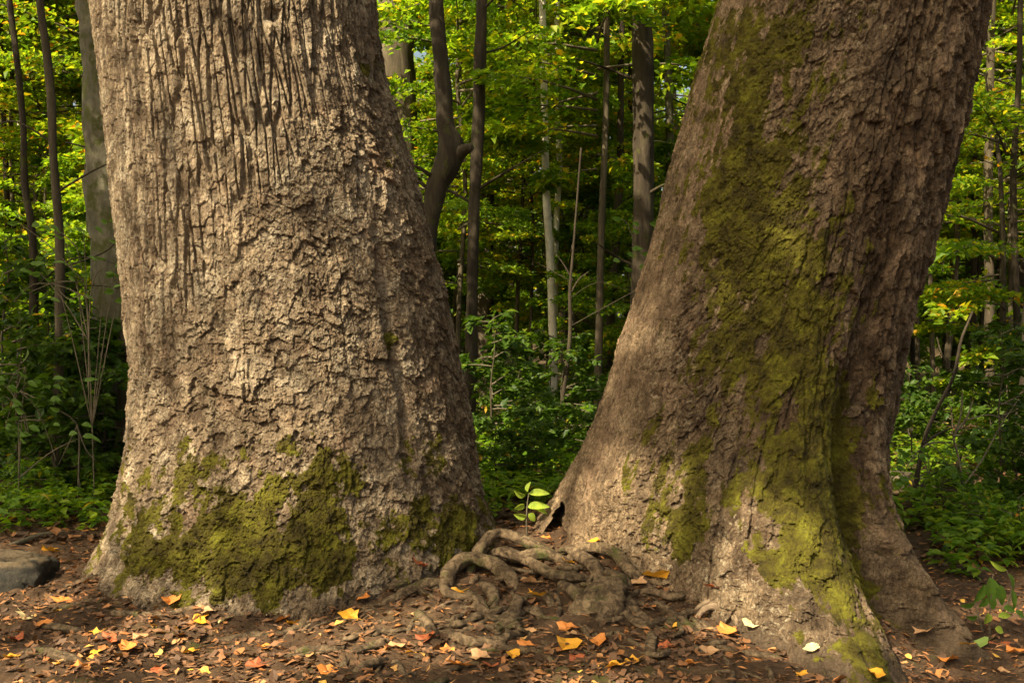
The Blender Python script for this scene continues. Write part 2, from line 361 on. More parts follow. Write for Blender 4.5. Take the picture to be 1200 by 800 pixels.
# ------------------------------------------------------------------ the two giants
def blobs(px, py, L):
    s = np.zeros(px.shape)
    for bx, by, rx, ry, a in L: s = s+a*np.exp(-((px-bx)/rx)**2-((py-by)/ry)**2)
    return s
def seg_dist(px, py, segs):
    d = np.full(px.shape, 99.0)
    for x0, y0, x1, y1 in segs:
        vx, vy = x1-x0, y1-y0; t = np.clip(((px-x0)*vx+(py-y0)*vy)/(vx*vx+vy*vy+1e-9), 0, 1)
        d = np.minimum(d, np.hypot(px-x0-t*vx, py-y0-t*vy))
    return d
def giant(name, sil, D, foot, ztop, zfull, lobes, detail, material, nth=620, nz=600, seed=0, damp=0.6, front=0.0):
    sil = np.array(sil, float)
    z = np.r_[np.linspace(-0.32, ztop, nz), np.linspace(ztop, zfull, 60)[1:]]
    dense = np.linspace(R(-102), R(102), nth)+front
    back = np.linspace(R(102), R(258), 76)[1:-1]+front
    ph = np.r_[dense, back]
    py = 400-(z-CAMH)*F/D
    pl = np.interp(py, sil[:, 0], sil[:, 1]); pr = np.interp(py, sil[:, 0], sil[:, 2])
    k = 11; ker = np.ones(k)/k
    pl[:nz] = np.convolve(np.pad(pl, k//2, mode='edge'), ker, 'valid')[:nz]; pr[:nz] = np.convolve(np.pad(pr, k//2, mode='edge'), ker, 'valid')[:nz]
    tl = np.arctan((pl-600)/F); tr = np.arctan((pr-600)/F); mid = (tl+tr)/2
    cx = np.tan(mid)*D; r0 = (D/np.cos(mid))*np.sin((tr-tl)/2)
    PH, Z = np.meshgrid(ph, z); CX = cx[:, None]; R0 = r0[:, None]
    rr = R0*(1+0.020*fbm(np.sin(PH)*1.6, np.cos(PH)*1.6, Z*0.7, 3, seed+1))
    for a, wd, amp, hh, pw in lobes:
        d = np.angle(np.exp(1j*(PH-R(a))))
        rr = rr+amp*1.45*np.exp(-((Z+.32)/(hh+.27))**pw)*np.exp(-(d/R(wd))**2)
    X = CX+rr*np.sin(PH); Y = D-rr*np.cos(PH)
    P = np.stack([X, Y, Z], -1); ppx, ppy = proj(P)
    s = PH*0.95
    h, at_ = detail(s, Z, ppx, ppy, PH)
    lw = sst(.75, .25, Z)*(np.abs(PH) < 2.0)
    ca, _, _ = shingle(X, Z-.7*Y, .060, .075, seed+200, .012, .016, .008, .8); cb_, _, _ = shingle(X, Z-.7*Y, .028, .032, seed+210, .006, .008, .004, .8)
    h = h+lw*(ca+cb_)
    X = CX+(rr+h)*np.sin(PH); Y = D-(rr+h)*np.cos(PH)+0.45*at_.pop('cav')
    P = np.stack([X-foot[0], Y-foot[1], Z], -1)
    n, m_ = P.shape[:2]; idx = np.arange(n*m_).reshape(n, m_); nx = np.roll(idx, -1, 1)
    Q = np.stack([idx[:-1], nx[:-1], nx[1:], idx[1:]], -1).reshape(-1, 4)
    me = mesh_np(name, P.reshape(-1, 3), Q, at_, smooth=False)
    return me, np.stack([X, Y, Z], -1)

# letters cut in the bark, strokes in photograph pixels
def glyph(ch, x, y, h):
    G = {'B': [(0, 0, 0, 1), (0, 0, .5, .1), (.5, .1, .5, .4), (.5, .4, 0, .5), (0, .5, .6, .6), (.6, .6, .6, .9), (.6, .9, 0, 1)],
         'V': [(0, 0, .3, 1), (.3, 1, .6, 0)], 'R': [(0, 0, 0, 1), (0, 0, .5, .1), (.5, .1, .5, .4), (.5, .4, 0, .5), (.1, .5, .6, 1)],
         'T': [(-.1, 0, .7, 0), (.3, 0, .3, 1)], 'C': [(.6, .05, .1, .1), (.1, .1, 0, .5), (0, .5, .1, .95), (.1, .95, .6, 1)],
         'E': [(0, 0, 0, 1), (0, 0, .6, 0), (0, .5, .5, .5), (0, 1, .6, 1)], 'F': [(0, 0, 0, 1), (0, 0, .6, 0), (0, .5, .5, .5)]}[ch]
    return [(x+a*h, y+b*h, x+c_*h, y+d*h) for a, b, c_, d in G]
carve = (glyph('B', 362, 321, 13)+glyph('V', 372, 321, 13)+glyph('B', 364, 340, 12)+glyph('R', 375, 340, 12)
         + glyph('T', 247, 403, 11)+glyph('C', 257, 403, 11)+glyph('E', 286, 387, 10)+glyph('E', 287, 404, 11)+glyph('T', 297, 404, 11)+glyph('F', 345, 395, 14))

def det_left(s, z, px, py, ph):
    ws = 0.02*gn(s*5, z*2.2, 0.1, 11)+0.008*gn(s*22, z*9, 0, 12); wz = 0.05*gn(s*6, z*3, 3.3, 13)
    wA = sst(0.25, -0.15, (px-300)/200+0.9*(py-230)/240+0.45*fbm(s*2.5, z*2.0, 0, 3, 14))
    wA = np.where(py < -30, np.maximum(wA, sst(-30, -200, py)), wA)
    sv = s-0.085*z
    wl = 0.030*gn(sv*1.5, z*0.8, 0.4, 51)+0.009*gn(sv*9, z*3.0, 0.1, 52)+0.004*gn(sv*30, z*14, 0, 53)
    f1, f2, ir = worley((sv+wl)/0.056, (z+wz)/0.62, 21)
    crk = sst(0.0, 0.065, np.abs(gn((sv+wl)*10.5, z*1.0, 0.8, 54)))
    g1 = sst(0.02, 0.16, f2-f1)*crk
    cut = sst(-0.1, 0.25, gn(s*3.5, z*1.5, 0, 15)+0.25)
    c1, i1, e1_ = shingle(sv, z, 0.045, 0.085, 22, .006, .008, .004)
    c2, i2, e2_ = shingle(sv, z, 0.022, 0.030, 23, .003, .004, .002)
    plate = 0.026*g1*(0.5+0.5*cut)+0.012*ir*g1+c1+c2
    b1, j1, k1 = shingle(s, z, 0.105, 0.125, 24, .011, .015, .008, .8)
    b2, j2, k2 = shingle(s, z, 0.050, 0.058, 25, .010, .011, .006, .8)
    b3, j3, k3 = shingle(s, z, 0.024, 0.026, 27, .005, .006, .003, .8)
    fl = b1+b2*sst(-.35, .2, gn(s*4, z*3, 0, 67))+b3+0.018*fbm(s*3.2, z*2.2, 0.3, 3, 65)
    crack = np.abs(gn((sv+ws*1.5)*9, z*1.6, 0, 19)); fl = fl-0.014*sst(0.045, 0.0, crack)*sst(-.05, .25, gn(s*3, z*2, 0, 20))
    q = j1*1.6-.8
    h = wA*plate+(1-wA)*fl+0.0035*fbm(s*60, z*45, 0.4, 2, 28, 0.7)
    ir = ir*wA+(1-wA)*j2
    # long furrow that sets off the right-hand buttress, folds low on the flank
    fx = 445+(py-300)*0.14+8*gn(py*0.012, 0.5, 0, 24); h = h-0.05*np.exp(-((px-fx)/6)**2)*sst(240, 330, py)*sst(600, 520, py)
    fx = 536+(py-480)*0.22; h = h-0.05*np.exp(-((px-fx)/5)**2)*sst(430, 500, py)*sst(640, 600, py)
    h = h-0.028*np.exp(-((px-(303+(py)*0.02))/3.2)**2)*sst(135, 115, py)          # the long split near the top
    h = h+0.03*np.exp(-((px-290)/14)**2)*sst(150, 135, py)*sst(60, 100, py)
    h = h-0.06*np.exp(-((px-318)/10)**2-((py-20)/9)**2)
    low = sst(520, 690, py)
    h = h*(1-0.1*low)+low*0.07*fbm(s*3.0, z*2.4, 0.1, 4, 25)
    sd = seg_dist(px+1.6*gn(px*.11, py*.11, 0, 68), py+1.6*gn(px*.11, py*.11, 5, 69), carve)
    h = np.where(np.abs(ph) < 1.4, h-(h-0.018)*0.5*sst(9, 3, sd)-0.012*sst(1.25, 0.5, sd), h)
    moss = blobs(px, py, [(233, 560, 24, 30, .75), (215, 620, 26, 40, .7), (290, 600, 45, 42, .85), (262, 655, 50, 32, 1.0), (345, 560, 30, 26, .8), (380, 600, 28, 50, .95), (352, 640, 40, 32, .8),
                          (455, 628, 26, 26, .85), (165, 610, 16, 60, .95), (425, 84, 13, 10, 1.0), (452, 170, 9, 16, .7), (457, 400, 6, 10, .7), (470, 560, 12, 30, .5), (500, 530, 14, 26, .5),
                          (520, 615, 34, 34, .75), (480, 595, 30, 30, .35), (300, 690, 60, 22, .6), (400, 660, 26, 26, .6), (190, 560, 10, 20, .3), (320, 525, 40, 12, .35), (180, 650, 40, 30, .45), (300, 640, 160, 60, .3), (540, 620, 30, 30, .5), (425, 560, 14, 14, .5)])
    moss = moss-blobs(px, py, [(222, 600, 8, 14, .9), (330, 622, 9, 24, .9), (332, 600, 12, 10, .5), (434, 575, 12, 25, .6), (425, 640, 12, 30, .6), (278, 565, 10, 22, .5)])
    moss = sst(.28, .74, moss+1.05*fbm(s*8, z*6, 0.2, 6, 26, .7)*(moss > .04))*(np.abs(ph) < 1.7)
    h = h*(1-0.30*moss)+moss*(0.012+0.014*fbm(s*22, z*18, 0, 4, 27, .7))
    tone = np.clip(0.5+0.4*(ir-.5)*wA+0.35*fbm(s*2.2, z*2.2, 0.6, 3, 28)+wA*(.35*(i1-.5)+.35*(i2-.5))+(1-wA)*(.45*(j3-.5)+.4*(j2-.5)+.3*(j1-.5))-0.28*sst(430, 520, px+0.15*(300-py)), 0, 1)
    lich_sunfleck = np.clip(sst(0.0, 0.5, 0.12+fbm(s*1.8, z*1.8, 2.2, 3, 29))*0.7+blobs(px, py, [(360, 200, 60, 90, .5), (440, 330, 30, 90, .3), (160, 250, 20, 60, .3)]), 0, .8)
    raw = np.clip(sst(0.22, 0.5, fbm(s*5, z*4, 5.1, 3, 30))*0.55*(1-wA*.5)+blobs(px, py, [(225, 598, 9, 14, .6)]), 0, .8)
    dirt = sst(0.20, 0.0, z-ground(0*s, 0*s+3, False)*0-0.10*fbm(s*4, z*3, 0, 2, 63))*0.95
    return h, {'moss': moss, 'tone': tone, 'lichen_sunfleck': lich_sunfleck, 'raw': raw, 'dirt': dirt, 'cav': (cav if 'cav' in dir() else 0*s)}

def det_right(s, z, px, py, ph):
    lean = px+(py-300)*0.33            # follows the slope of the stem
    ws = 0.022*gn(s*5, z*2.2, 0.1, 111)+0.008*gn(s*22, z*9, 0, 112); wz = 0.05*gn(s*6, z*3, 3.3, 113)
    flank = sst(905, 985, lean+25*gn(z*2, s, 0, 131)); leftf = sst(835, 775, lean+22*gn(z*3, s, 0, 132))
    sv = s
    wl = 0.03*gn(s*2, z*1.0, 0.4, 151)+0.012*gn(s*9, z*4.0, 0.1, 152)+0.005*gn(s*30, z*16, 0, 153)
    d1, ur, e1_ = shingle(s, z, 0.062, 0.17, 121, .016, .022, .012, .6)
    d2, i2, e2_ = shingle(s, z, 0.030, 0.060, 122, .008, .010, .005, .6)
    deep = 0.030*sst(0.0, 0.10, np.abs(gn((s+wl)*10, z*1.2, 0.8, 154)))+d1+d2
    g1_, i3, e3_ = shingle(s, z, 0.026, 0.16, 123, .006, .008, .005, .5)
    g2_, i4, e4_ = shingle(s, z, 0.014, 0.05, 124, .003, .004, .002, .5)
    fib = g1_+g2_+0.012*(1-np.abs(gn((s+ws)*13, z*1.3, 0, 118))*2.4)+0.02*fbm(s*8, z*1.5, 0.3, 3, 117, 0.6)
    b1, j1, k1 = shingle(s, z, 0.085, 0.14, 126, .012, .016, .008, .8)
    b2, j2, k2 = shingle(s, z, 0.044, 0.062, 127, .009, .011, .006, .8)
    b3, j3, k3 = shingle(s, z, 0.022, 0.028, 128, .005, .006, .003, .8)
    fl = b1+b2+b3-0.014*sst(0.05, 0.0, np.abs(gn((s+wl)*8, z*1.3, 0, 129)))*sst(-.1, .3, gn(s*3, z*3, 0, 130))
    h = flank*(deep-.03)+(1-flank)*(leftf*fib+(1-leftf)*fl)+0.0035*fbm(s*60, z*45, 0.4, 2, 128, 0.7)
    fx = 992+(py-480)*0.02+6*gn(py*0.015, .5, 0, 5)
    low = sst(480, 700, py)
    h = h*(1-0.1*low)+low*0.07*fbm(s*3.4, z*2.6, 0.1, 4, 125)+low*0.02*(1-np.abs(gn(s*9, z*1.5, 0, 66))*2)
    # hollow under the left foot
    hx = (px-654)/19; hy = (646-py)/56
    cav = sst(1.0, 0.72, np.abs(hx-0.55*np.clip(hy, 0, 1))/(1.12-np.clip(hy, 0, 1.1))*np.where(hy > 1.05, 9, 1))*(py < 664)*(py > 580)*(np.abs(ph) < 1.9)
    cav = cav*1.0
    moss = blobs(px, py, [(900, 60, 50, 45, .75), (865, 130, 28, 50, .75), (880, 200, 30, 50, 1.0), (862, 250, 40, 50, .9), (925, 130, 34, 40, .45), (905, 300, 62, 42, .95), (925, 255, 26, 50, .75), (935, 370, 44, 44, .85), (850, 350, 22, 40, .4),
                          (950, 440, 30, 50, .75), (890, 470, 50, 60, .5), (960, 540, 36, 50, 1.0), (950, 610, 55, 44, 1.1), (975, 680, 36, 44, 1.0), (1010, 740, 30, 36, .9), (925, 655, 30, 30, .6), (905, 560, 30, 40, .6),
                          (785, 600, 26, 36, .85), (812, 620, 22, 26, .7), (800, 540, 40, 36, .4), (850, 560, 30, 40, .35), (1035, 785, 18, 18, .9), (940, 735, 20, 22, .7), (870, 640, 20, 20, .3), (835, 440, 26, 60, .3), (970, 500, 20, 40, .5),
                          (905, 20, 90, 22, .3), (870, 400, 60, 60, .35), (990, 560, 10, 90, .5)])
    moss = moss-blobs(px, py, [(912, 130, 8, 26, .8), (918, 300, 7, 22, .4), (855, 680, 26, 60, .8), (885, 715, 30, 26, .6), (890, 400, 10, 30, .4), (880, 590, 9, 14, .6), (935, 90, 12, 12, .5), (735, 650, 20, 30, .5)])
    moss = moss+.28*blobs(px, py, [(880, 60, 70, 80, 1), (890, 250, 80, 110, 1), (920, 430, 90, 90, 1), (900, 570, 110, 70, 1)])
    moss = sst(.28, .76, moss+1.15*fbm(s*9, z*4.2, 0.2, 6, 126, .7)*(moss > .05))*(np.abs(ph+.3) < 1.5)
    h = h*(1-0.3*moss)+moss*(0.012+0.015*fbm(s*22, z*18, 0, 4, 137, .7))
    tone = np.clip(0.48+flank*(.35*(ur-.5)+.4*(i2-.5))+(1-flank)*(leftf*(.35*(i3-.5)+.4*(i4-.5))+(1-leftf)*(.45*(j3-.5)+.4*(j2-.5)))+0.4*fbm(s*2.2, z*2.2, 0.6, 3, 138)-0.34*flank+0.22*leftf+0.4*low-0.9*blobs(px, py, [(812, 400, 16, 80, .9), (835, 470, 22, 60, .6), (790, 520, 14, 40, .4), (1030, 300, 18, 160, .5), (1010, 480, 12, 90, .5)])*sst(-.3, .2, gn(s*12, z*3, 0, 143)), 0, 1)  # plate tones and stains; lighter base paints in the brighter light there
    lich_sunfleck = np.clip(sst(0.1, 0.6, 0.1+fbm(s*1.8, z*1.8, 2.2, 3, 139))*0.6+blobs(px, py, [(820, 430, 50, 60, .4), (850, 660, 50, 80, 1.4), (890, 720, 50, 50, 1.2), (760, 640, 40, 40, .5), (800, 520, 40, 60, .4)]), 0, .95)  # pale lichen, plus a sun fleck painted into the base flare's colour
    raw = np.clip(sst(0.15, 0.5, fbm(s*5, z*4, 5.1, 3, 140))*0.5+0.45*leftf*sst(-.2, .3, gn(s*2, z*1.4, 0, 141))+0.25*sst(.2, .5, gn(s*9, z*4, 0, 142))*flank, 0, .8)
    dirt = sst(0.20, 0.0, z-ground(0*s, 0*s+3, False)*0-0.10*fbm(s*4, z*3, 0, 2, 63))*0.95
    return h, {'moss': moss, 'tone': tone, 'lichen_sunfleck': lich_sunfleck, 'raw': raw, 'dirt': dirt, 'cav': (cav if 'cav' in dir() else 0*s)}

silL = [(-900, 40, 330), (-400, 75, 388), (0, 110, 434), (50, 116, 441), (100, 122, 451), (150, 128, 466), (200, 134, 483), (250, 139, 496), (300, 146, 508), (350, 151, 520), (400, 154, 531), (450, 155, 541),
        (500, 154, 551), (550, 150, 560), (580, 145, 566), (600, 141, 571), (630, 133, 580), (660, 122, 592), (690, 105, 605), (760, 80, 620)]
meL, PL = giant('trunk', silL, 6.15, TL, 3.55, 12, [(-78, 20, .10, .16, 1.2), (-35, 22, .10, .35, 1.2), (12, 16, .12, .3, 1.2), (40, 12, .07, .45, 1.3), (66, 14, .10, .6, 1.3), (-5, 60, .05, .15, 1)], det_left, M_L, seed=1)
silR = [(-900, 1090, 1380), (-400, 960, 1265), (0, 845, 1160), (50, 830, 1152), (100, 815, 1141), (150, 802, 1130), (200, 788, 1117), (250, 776, 1104), (300, 762, 1090), (350, 747, 1075), (400, 729, 1061), (450, 716, 1048),
        (500, 702, 1038), (550, 690, 1030), (600, 688, 1026), (650, 690, 1024), (700, 690, 1022), (760, 690, 1022)]
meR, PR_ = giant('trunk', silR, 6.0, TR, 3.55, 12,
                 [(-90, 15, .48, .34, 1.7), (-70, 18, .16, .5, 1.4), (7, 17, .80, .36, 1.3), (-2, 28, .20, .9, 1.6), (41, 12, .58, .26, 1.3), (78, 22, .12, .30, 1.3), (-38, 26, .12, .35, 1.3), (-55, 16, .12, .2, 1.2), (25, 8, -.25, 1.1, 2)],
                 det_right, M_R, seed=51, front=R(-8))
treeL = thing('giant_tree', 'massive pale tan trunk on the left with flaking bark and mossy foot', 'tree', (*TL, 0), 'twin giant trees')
treeR = thing('giant_tree', 'massive leaning brown trunk on the right with moss stripe and flared buttress', 'tree', (*TR, 0), 'twin giant trees')
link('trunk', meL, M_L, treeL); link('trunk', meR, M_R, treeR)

# ------------------------------------------------------------------ exposed roots
def root(parent, pts, rad, label=None, sides=18, n=None, bmp=0.30, seed=0, flat=0.85, mat_=None):
    P = np.array([gp(a[0], a[1], (a[2] if len(a) > 2 else 0.0)) for a in pts])
    # sink both ends in the soil
    rad = [r_*.98 for r_ in rad]; P[1:-1, 2] += .012
    P[0, 2] -= rad[0]*1.5; P[-1, 2] -= rad[-1]*2.0
    base = np.array(parent.location)
    if n is None: n = 18+len(pts)*9
    jit = np.cumsum(rng.normal(0, .0, (len(P), 3)), 0)
    V, Q = tube(P-base+jit, rad, n, sides, bmp, seed, flat, ns=9)
    o = link('root', mesh_np('root', V, Q), mat_ or M_root, parent)
    if label: o['label'] = label
    return o
K = 6.0/F
R_ = [  # pixel polylines (px, py, height above the soil), radii in photo pixels, owner
    ([(521, 700, .0), (524, 684, .04), (530, 668, .07), (548, 657, .09), (570, 660, .08), (588, 670, .07), (602, 686, .03), (604, 706, -.02)], [7, 9, 9, 9, 9, 9, 8, 6], 'L'),
    ([(548, 664, .06), (560, 650, .1), (568, 637, .12), (582, 628, .13), (600, 630, .12), (618, 638, .1), (636, 646, .07), (668, 652, .02)], [6, 7, 7, 7, 7, 7, 6, 5], 'L'),
    ([(575, 640, .1), (590, 650, .1), (610, 655, .08), (632, 652, .08), (655, 657, .05), (690, 668, .01)], [5, 7, 8, 7, 7, 5], 'L'),
    ([(596, 648, .07), (618, 660, .07), (634, 668, .06), (652, 677, .05), (680, 680, .03), (700, 678, -.01)], [5, 6, 7, 7, 6, 4], 'R'),
    ([(660, 655, .03), (678, 648, .06), (700, 644, .08), (722, 652, .08), (736, 668, .06), (752, 684, .03), (782, 702, -.01)], [5, 7, 7, 7, 7, 6, 4], 'R'),
    ([(505, 664, .03), (490, 676, .03), (468, 688, .03), (440, 697, .02), (412, 701, .02), (378, 708, -.01)], [5, 7, 8, 7, 6, 3], 'L'),
    ([(532, 682, .03), (505, 686, .03), (480, 695, .03), (460, 706, .02), (430, 716, .01), (395, 722, -.01)], [5, 7, 7, 7, 5, 3], 'L'),
    ([(545, 688, .02), (556, 704, .03), (568, 720, .02), (585, 730, .02), (600, 722, .03), (607, 706, .04), (602, 690, .05)], [5, 7, 7, 7, 8, 7, 5], 'L'),
    ([(560, 680, .03), (572, 692, .04), (580, 706, .03), (577, 722, .0)], [5, 8, 8, 5], 'L'),
    ([(622, 720, .01), (600, 731, .02), (575, 739, .02), (548, 742, .01), (525, 738, -.01)], [4, 6, 6, 6, 3], 'L'),
    ([(505, 738, .0), (530, 748, .03), (556, 756, .03), (582, 754, .02), (606, 745, .02), (632, 737, -.01)], [4, 6, 8, 7, 5, 3], 'L'),
    ([(535, 772, .0), (560, 768, .02), (588, 764, .03), (620, 766, .02), (645, 775, .01), (655, 788, -.01)], [3, 5, 6, 6, 5, 4], 'L'),
    ([(500, 766, .0), (508, 752, .02), (503, 735, .02), (490, 722, .02), (498, 712, .0)], [4, 6, 6, 5, 4], 'L'),
    ([(455, 770, .01), (466, 784, .02), (478, 800, .0)], [5, 6, 6], 'L'),
    ([(390, 790, .0), (410, 772, .02), (430, 762, .02), (455, 755, .02), (480, 748, -.01)], [4, 5, 6, 5, 3], 'L'),
    ([(400, 800, .0), (425, 784, .02), (450, 778, .02), (470, 768, -.01)], [5, 6, 5, 3], 'L'),
    ([(660, 680, .03), (668, 692, .04), (680, 704, .03), (690, 716, .0)], [6, 8, 8, 5], 'R'),
    ([(706, 664, .05), (722, 676, .05), (734, 686, .03), (744, 700, .0)], [5, 6, 6, 4], 'R'),
    ([(705, 690, .04), (722, 702, .04), (740, 716, .03), (762, 732, .02), (782, 742, -.01)], [5, 6, 6, 5, 3], 'R'),
    ([(716, 706, .03), (728, 722, .02), (744, 730, .02), (766, 738, .01), (790, 746, -.01)], [5, 7, 6, 5, 3], 'R'),
    ([(756, 732, .0), (764, 748, .02), (762, 766, .02), (770, 786, .0)], [5, 6, 6, 5], 'R'),
    ([(810, 730, .0), (824, 718, .05), (842, 713, .07), (858, 722, .06), (868, 736, .04), (874, 752, .0)], [3, 4, 5, 5, 5, 4], 'R', 'pale arched root'),
    ([(806, 724, .0), (822, 711, .05), (842, 706, .07), (862, 716, .05), (872, 730, .0)], [3, 3, 4, 4, 3], 'R', 'pale arched root'),
    ([(742, 690, .02), (764, 696, .03), (786, 702, .03), (806, 700, .02), (826, 708, -.01)], [4, 5, 6, 5, 4], 'R'),
    ([(748, 706, .01), (770, 712, .02), (790, 722, .02), (806, 736, .02), (830, 748, -.01)], [4, 5, 5, 5, 3], 'R'),
    ([(655, 640, .05), (668, 646, .05), (684, 656, .05), (698, 668, .05), (706, 684, .02)], [4, 6, 8, 8, 6], 'R'),
    ([(540, 668, .04), (528, 662, .04), (512, 660, .03), (500, 668, .0)], [5, 6, 6, 4], 'L'),
    ([(490, 650, .03), (520, 640, .05), (548, 636, .06), (572, 634, .08)], [4, 6, 7, 6], 'L'),
    ([(810, 757, .0), (840, 762, .02), (872, 768, .02), (910, 776, .02), (950, 788, .0)], [3, 5, 5, 5, 3], 'R'),
    ([(900, 752, .0), (926, 768, .02), (950, 780, .02), (985, 794, .02), (1010, 806, .0)], [3, 5, 7, 6, 4], 'R'),
    ([(640, 700, .0), (660, 690, .02), (650, 676, .03), (632, 668, .03)], [4, 5, 5, 4], 'L'),
    ([(350, 742, .0), (362, 722, .02), (380, 706, .03), (400, 690, .03)], [5, 7, 7, 5], 'L'),
    ([(330, 768, .0), (356, 764, .02), (390, 764, .02), (420, 758, -.01)], [4, 5, 5, 3], 'L'),
    ([(110, 712, .0), (150, 722, .015), (190, 724, .015), (235, 716, .01), (265, 720, -.01)], [3, 5, 5, 5, 3], 'L'),
    ([(20, 722, .0), (70, 716, .015), (120, 706, .015), (160, 700, -.01)], [3, 4, 5, 3], 'L'),
    ([(0, 738, .0), (48, 736, .015), (96, 742, .015), (140, 738, -.01)], [3, 5, 4, 3], 'L'),
    ([(230, 760, .0), (270, 752, .015), (310, 748, .015), (345, 752, -.01)], [3, 5, 5, 3], 'L'),
    ([(0, 774, .0), (40, 768, .02), (84, 776, .02), (120, 786, -.01)], [5, 7, 6, 3], 'L'),
    ([(60, 690, .0), (95, 684, .02), (120, 676, .03), (150, 672, .02)], [3, 4, 5, 4], 'L'),
]
M_rootp = simple_bark('root_pale_bark', [(0.30, (0.08, 0.055, 0.035)), (0.5, (0.18, 0.13, 0.085)), (0.68, (0.32, 0.24, 0.16))], 18, 1, 0.012, 0.0, 70)
for i, e in enumerate(R_):
    rr = [q*K*(gp(p[0], p[1])[1]/6.0) for q, p in zip(e[1], e[0])]
    root(treeL if e[2] == 'L' else treeR, e[0], rr, e[3] if len(e) > 3 else None, seed=i, mat_=M_rootp if len(e) > 3 else None)
for i in range(46):
    px = random.uniform(430, 840); py = random.uniform(650, 765); a = random.uniform(0, 6.28); pts = [(px, py, .0)]; k = random.uniform(-1, 1); m_ = random.randint(3, 5)
    for j in range(m_):
        a += k*.7; px += math.cos(a)*random.uniform(10, 20); py += math.sin(a)*random.uniform(5, 10); pts.append((px, min(max(py, 642), 790), random.uniform(.01, .04) if j < m_-1 else 0))
    r0 = random.uniform(2.2, 5)*K*.9
    root(treeL if pts[0][0] < 630 else treeR, pts, [r0*.8]+[r0]*(m_-1)+[r0*.6], seed=100+i, bmp=.4)
# rootlets threading the soil around both feet
for i in range(170):
    while True:
        px = random.uniform(360, 930); py = random.gauss(720, 38)
        if 655 < py < 800 and (px > 440 or py > 715) and not (px > 800 and py < 745): break
    a = random.gauss(0, .5)+(0.25 if px > 650 else -0.15); L = random.uniform(50, 150); k = random.uniform(-.5, .5)
    pts = [(px, py, -.004)]
    for j in range(4):
        a += k*0.5+random.uniform(-.4, .4); px += math.cos(a)*L/4*(1 if px > 620 else -1); py += abs(math.sin(a))*L/8+random.uniform(-2, 3)
        pts.append((px, min(py, 830), random.uniform(-.004, .016)))
    r0 = random.uniform(1.3, 3.4)*K*.9
    root(treeL if pts[0][0] < 630 else treeR, pts, [r0, r0*1.1, r0, r0*.8, r0*.4], seed=200+i, sides=8, n=26)
# bare wedge of old root left of the arched root
P0, P1 = gp(728, 680, .06), gp(688, 726, 0)
base = np.array(treeR.location); ax = P1-P0
V, Q = tube([P0-base+[0, .05, -.02], P0-base+ax*.3+[0, 0, .03], P0-base+ax*.7+[0, 0, .02], P1-base+[0, 0, -.03]], [.03, .07, .105, .12], 60, 26, .38, 91, .7, ns=9)
link('root', mesh_np('root', V, Q), M_root, treeR, label='broad worn wedge of old root')

# ------------------------------------------------------------------ leaves
def leaf_quads(P, A, Nn, L, W, fold=0.25, droop=0.15):
    """P base, A axis, Nn normal (unit) -> folded 6-vertex leaves, 4 quads as 2 quads + tip"""
    A = A/(np.linalg.norm(A, axis=1)[:, None]+1e-9); B = np.cross(Nn, A); B /= np.linalg.norm(B, axis=1)[:, None]+1e-9
    Nn = np.cross(A, B); L = L[:, None]; W = W[:, None]
    mid = P+A*L*.5-Nn*L*droop*.25; tip = P+A*L-Nn*L*droop
    l = P+A*L*.42+B*W*.5+Nn*W*fold; r = P+A*L*.42-B*W*.5+Nn*W*fold
    V = np.stack([P, l, tip, r], 1).reshape(-1, 3)
    n = len(P); i = np.arange(n)[:, None]*4
    return V, i+np.array([[0, 1, 2, 3]])
def leaf_broad(P, A, Nn, L, W, droop=0.25):
    A = A/(np.linalg.norm(A, axis=1)[:, None]+1e-9); B = np.cross(Nn, A); B /= np.linalg.norm(B, axis=1)[:, None]+1e-9
    Nn = np.cross(A, B); L = L[:, None]; W = W[:, None]
    f = .12
    pts = [P, P+A*L*.28+B*W*.42+Nn*W*f, P+A*L*.6+B*W*.40+Nn*W*f-Nn*L*droop*.3, P+A*L-Nn*L*droop, P+A*L*.6-B*W*.40+Nn*W*f-Nn*L*droop*.3, P+A*L*.28-B*W*.42+Nn*W*f,
           P+A*L*.45-Nn*L*droop*.12]
    V = np.stack(pts, 1).reshape(-1, 3); i = (np.arange(len(P))*7)[:, None, None]
    Q = i+np.array([[[0, 1, 2, 6], [6, 2, 3, 4], [0, 6, 4, 5]]])
    return V, Q.reshape(-1, 4)
def rnd_dir(n, k=0.35, up=True):
    v = rng.normal(0, k, (n, 3)); v[:, 2] = 1 if up else v[:, 2]
    return v/np.linalg.norm(v, axis=1)[:, None]
def tintv(n, bias=0.0, hot=0.05):
    t = np.clip(rng.beta(2.2, 2.6, n)*0.85+bias, 0, .9); k = rng.random(n) < hot; t[k] = rng.uniform(.85, 1, k.sum()); return t
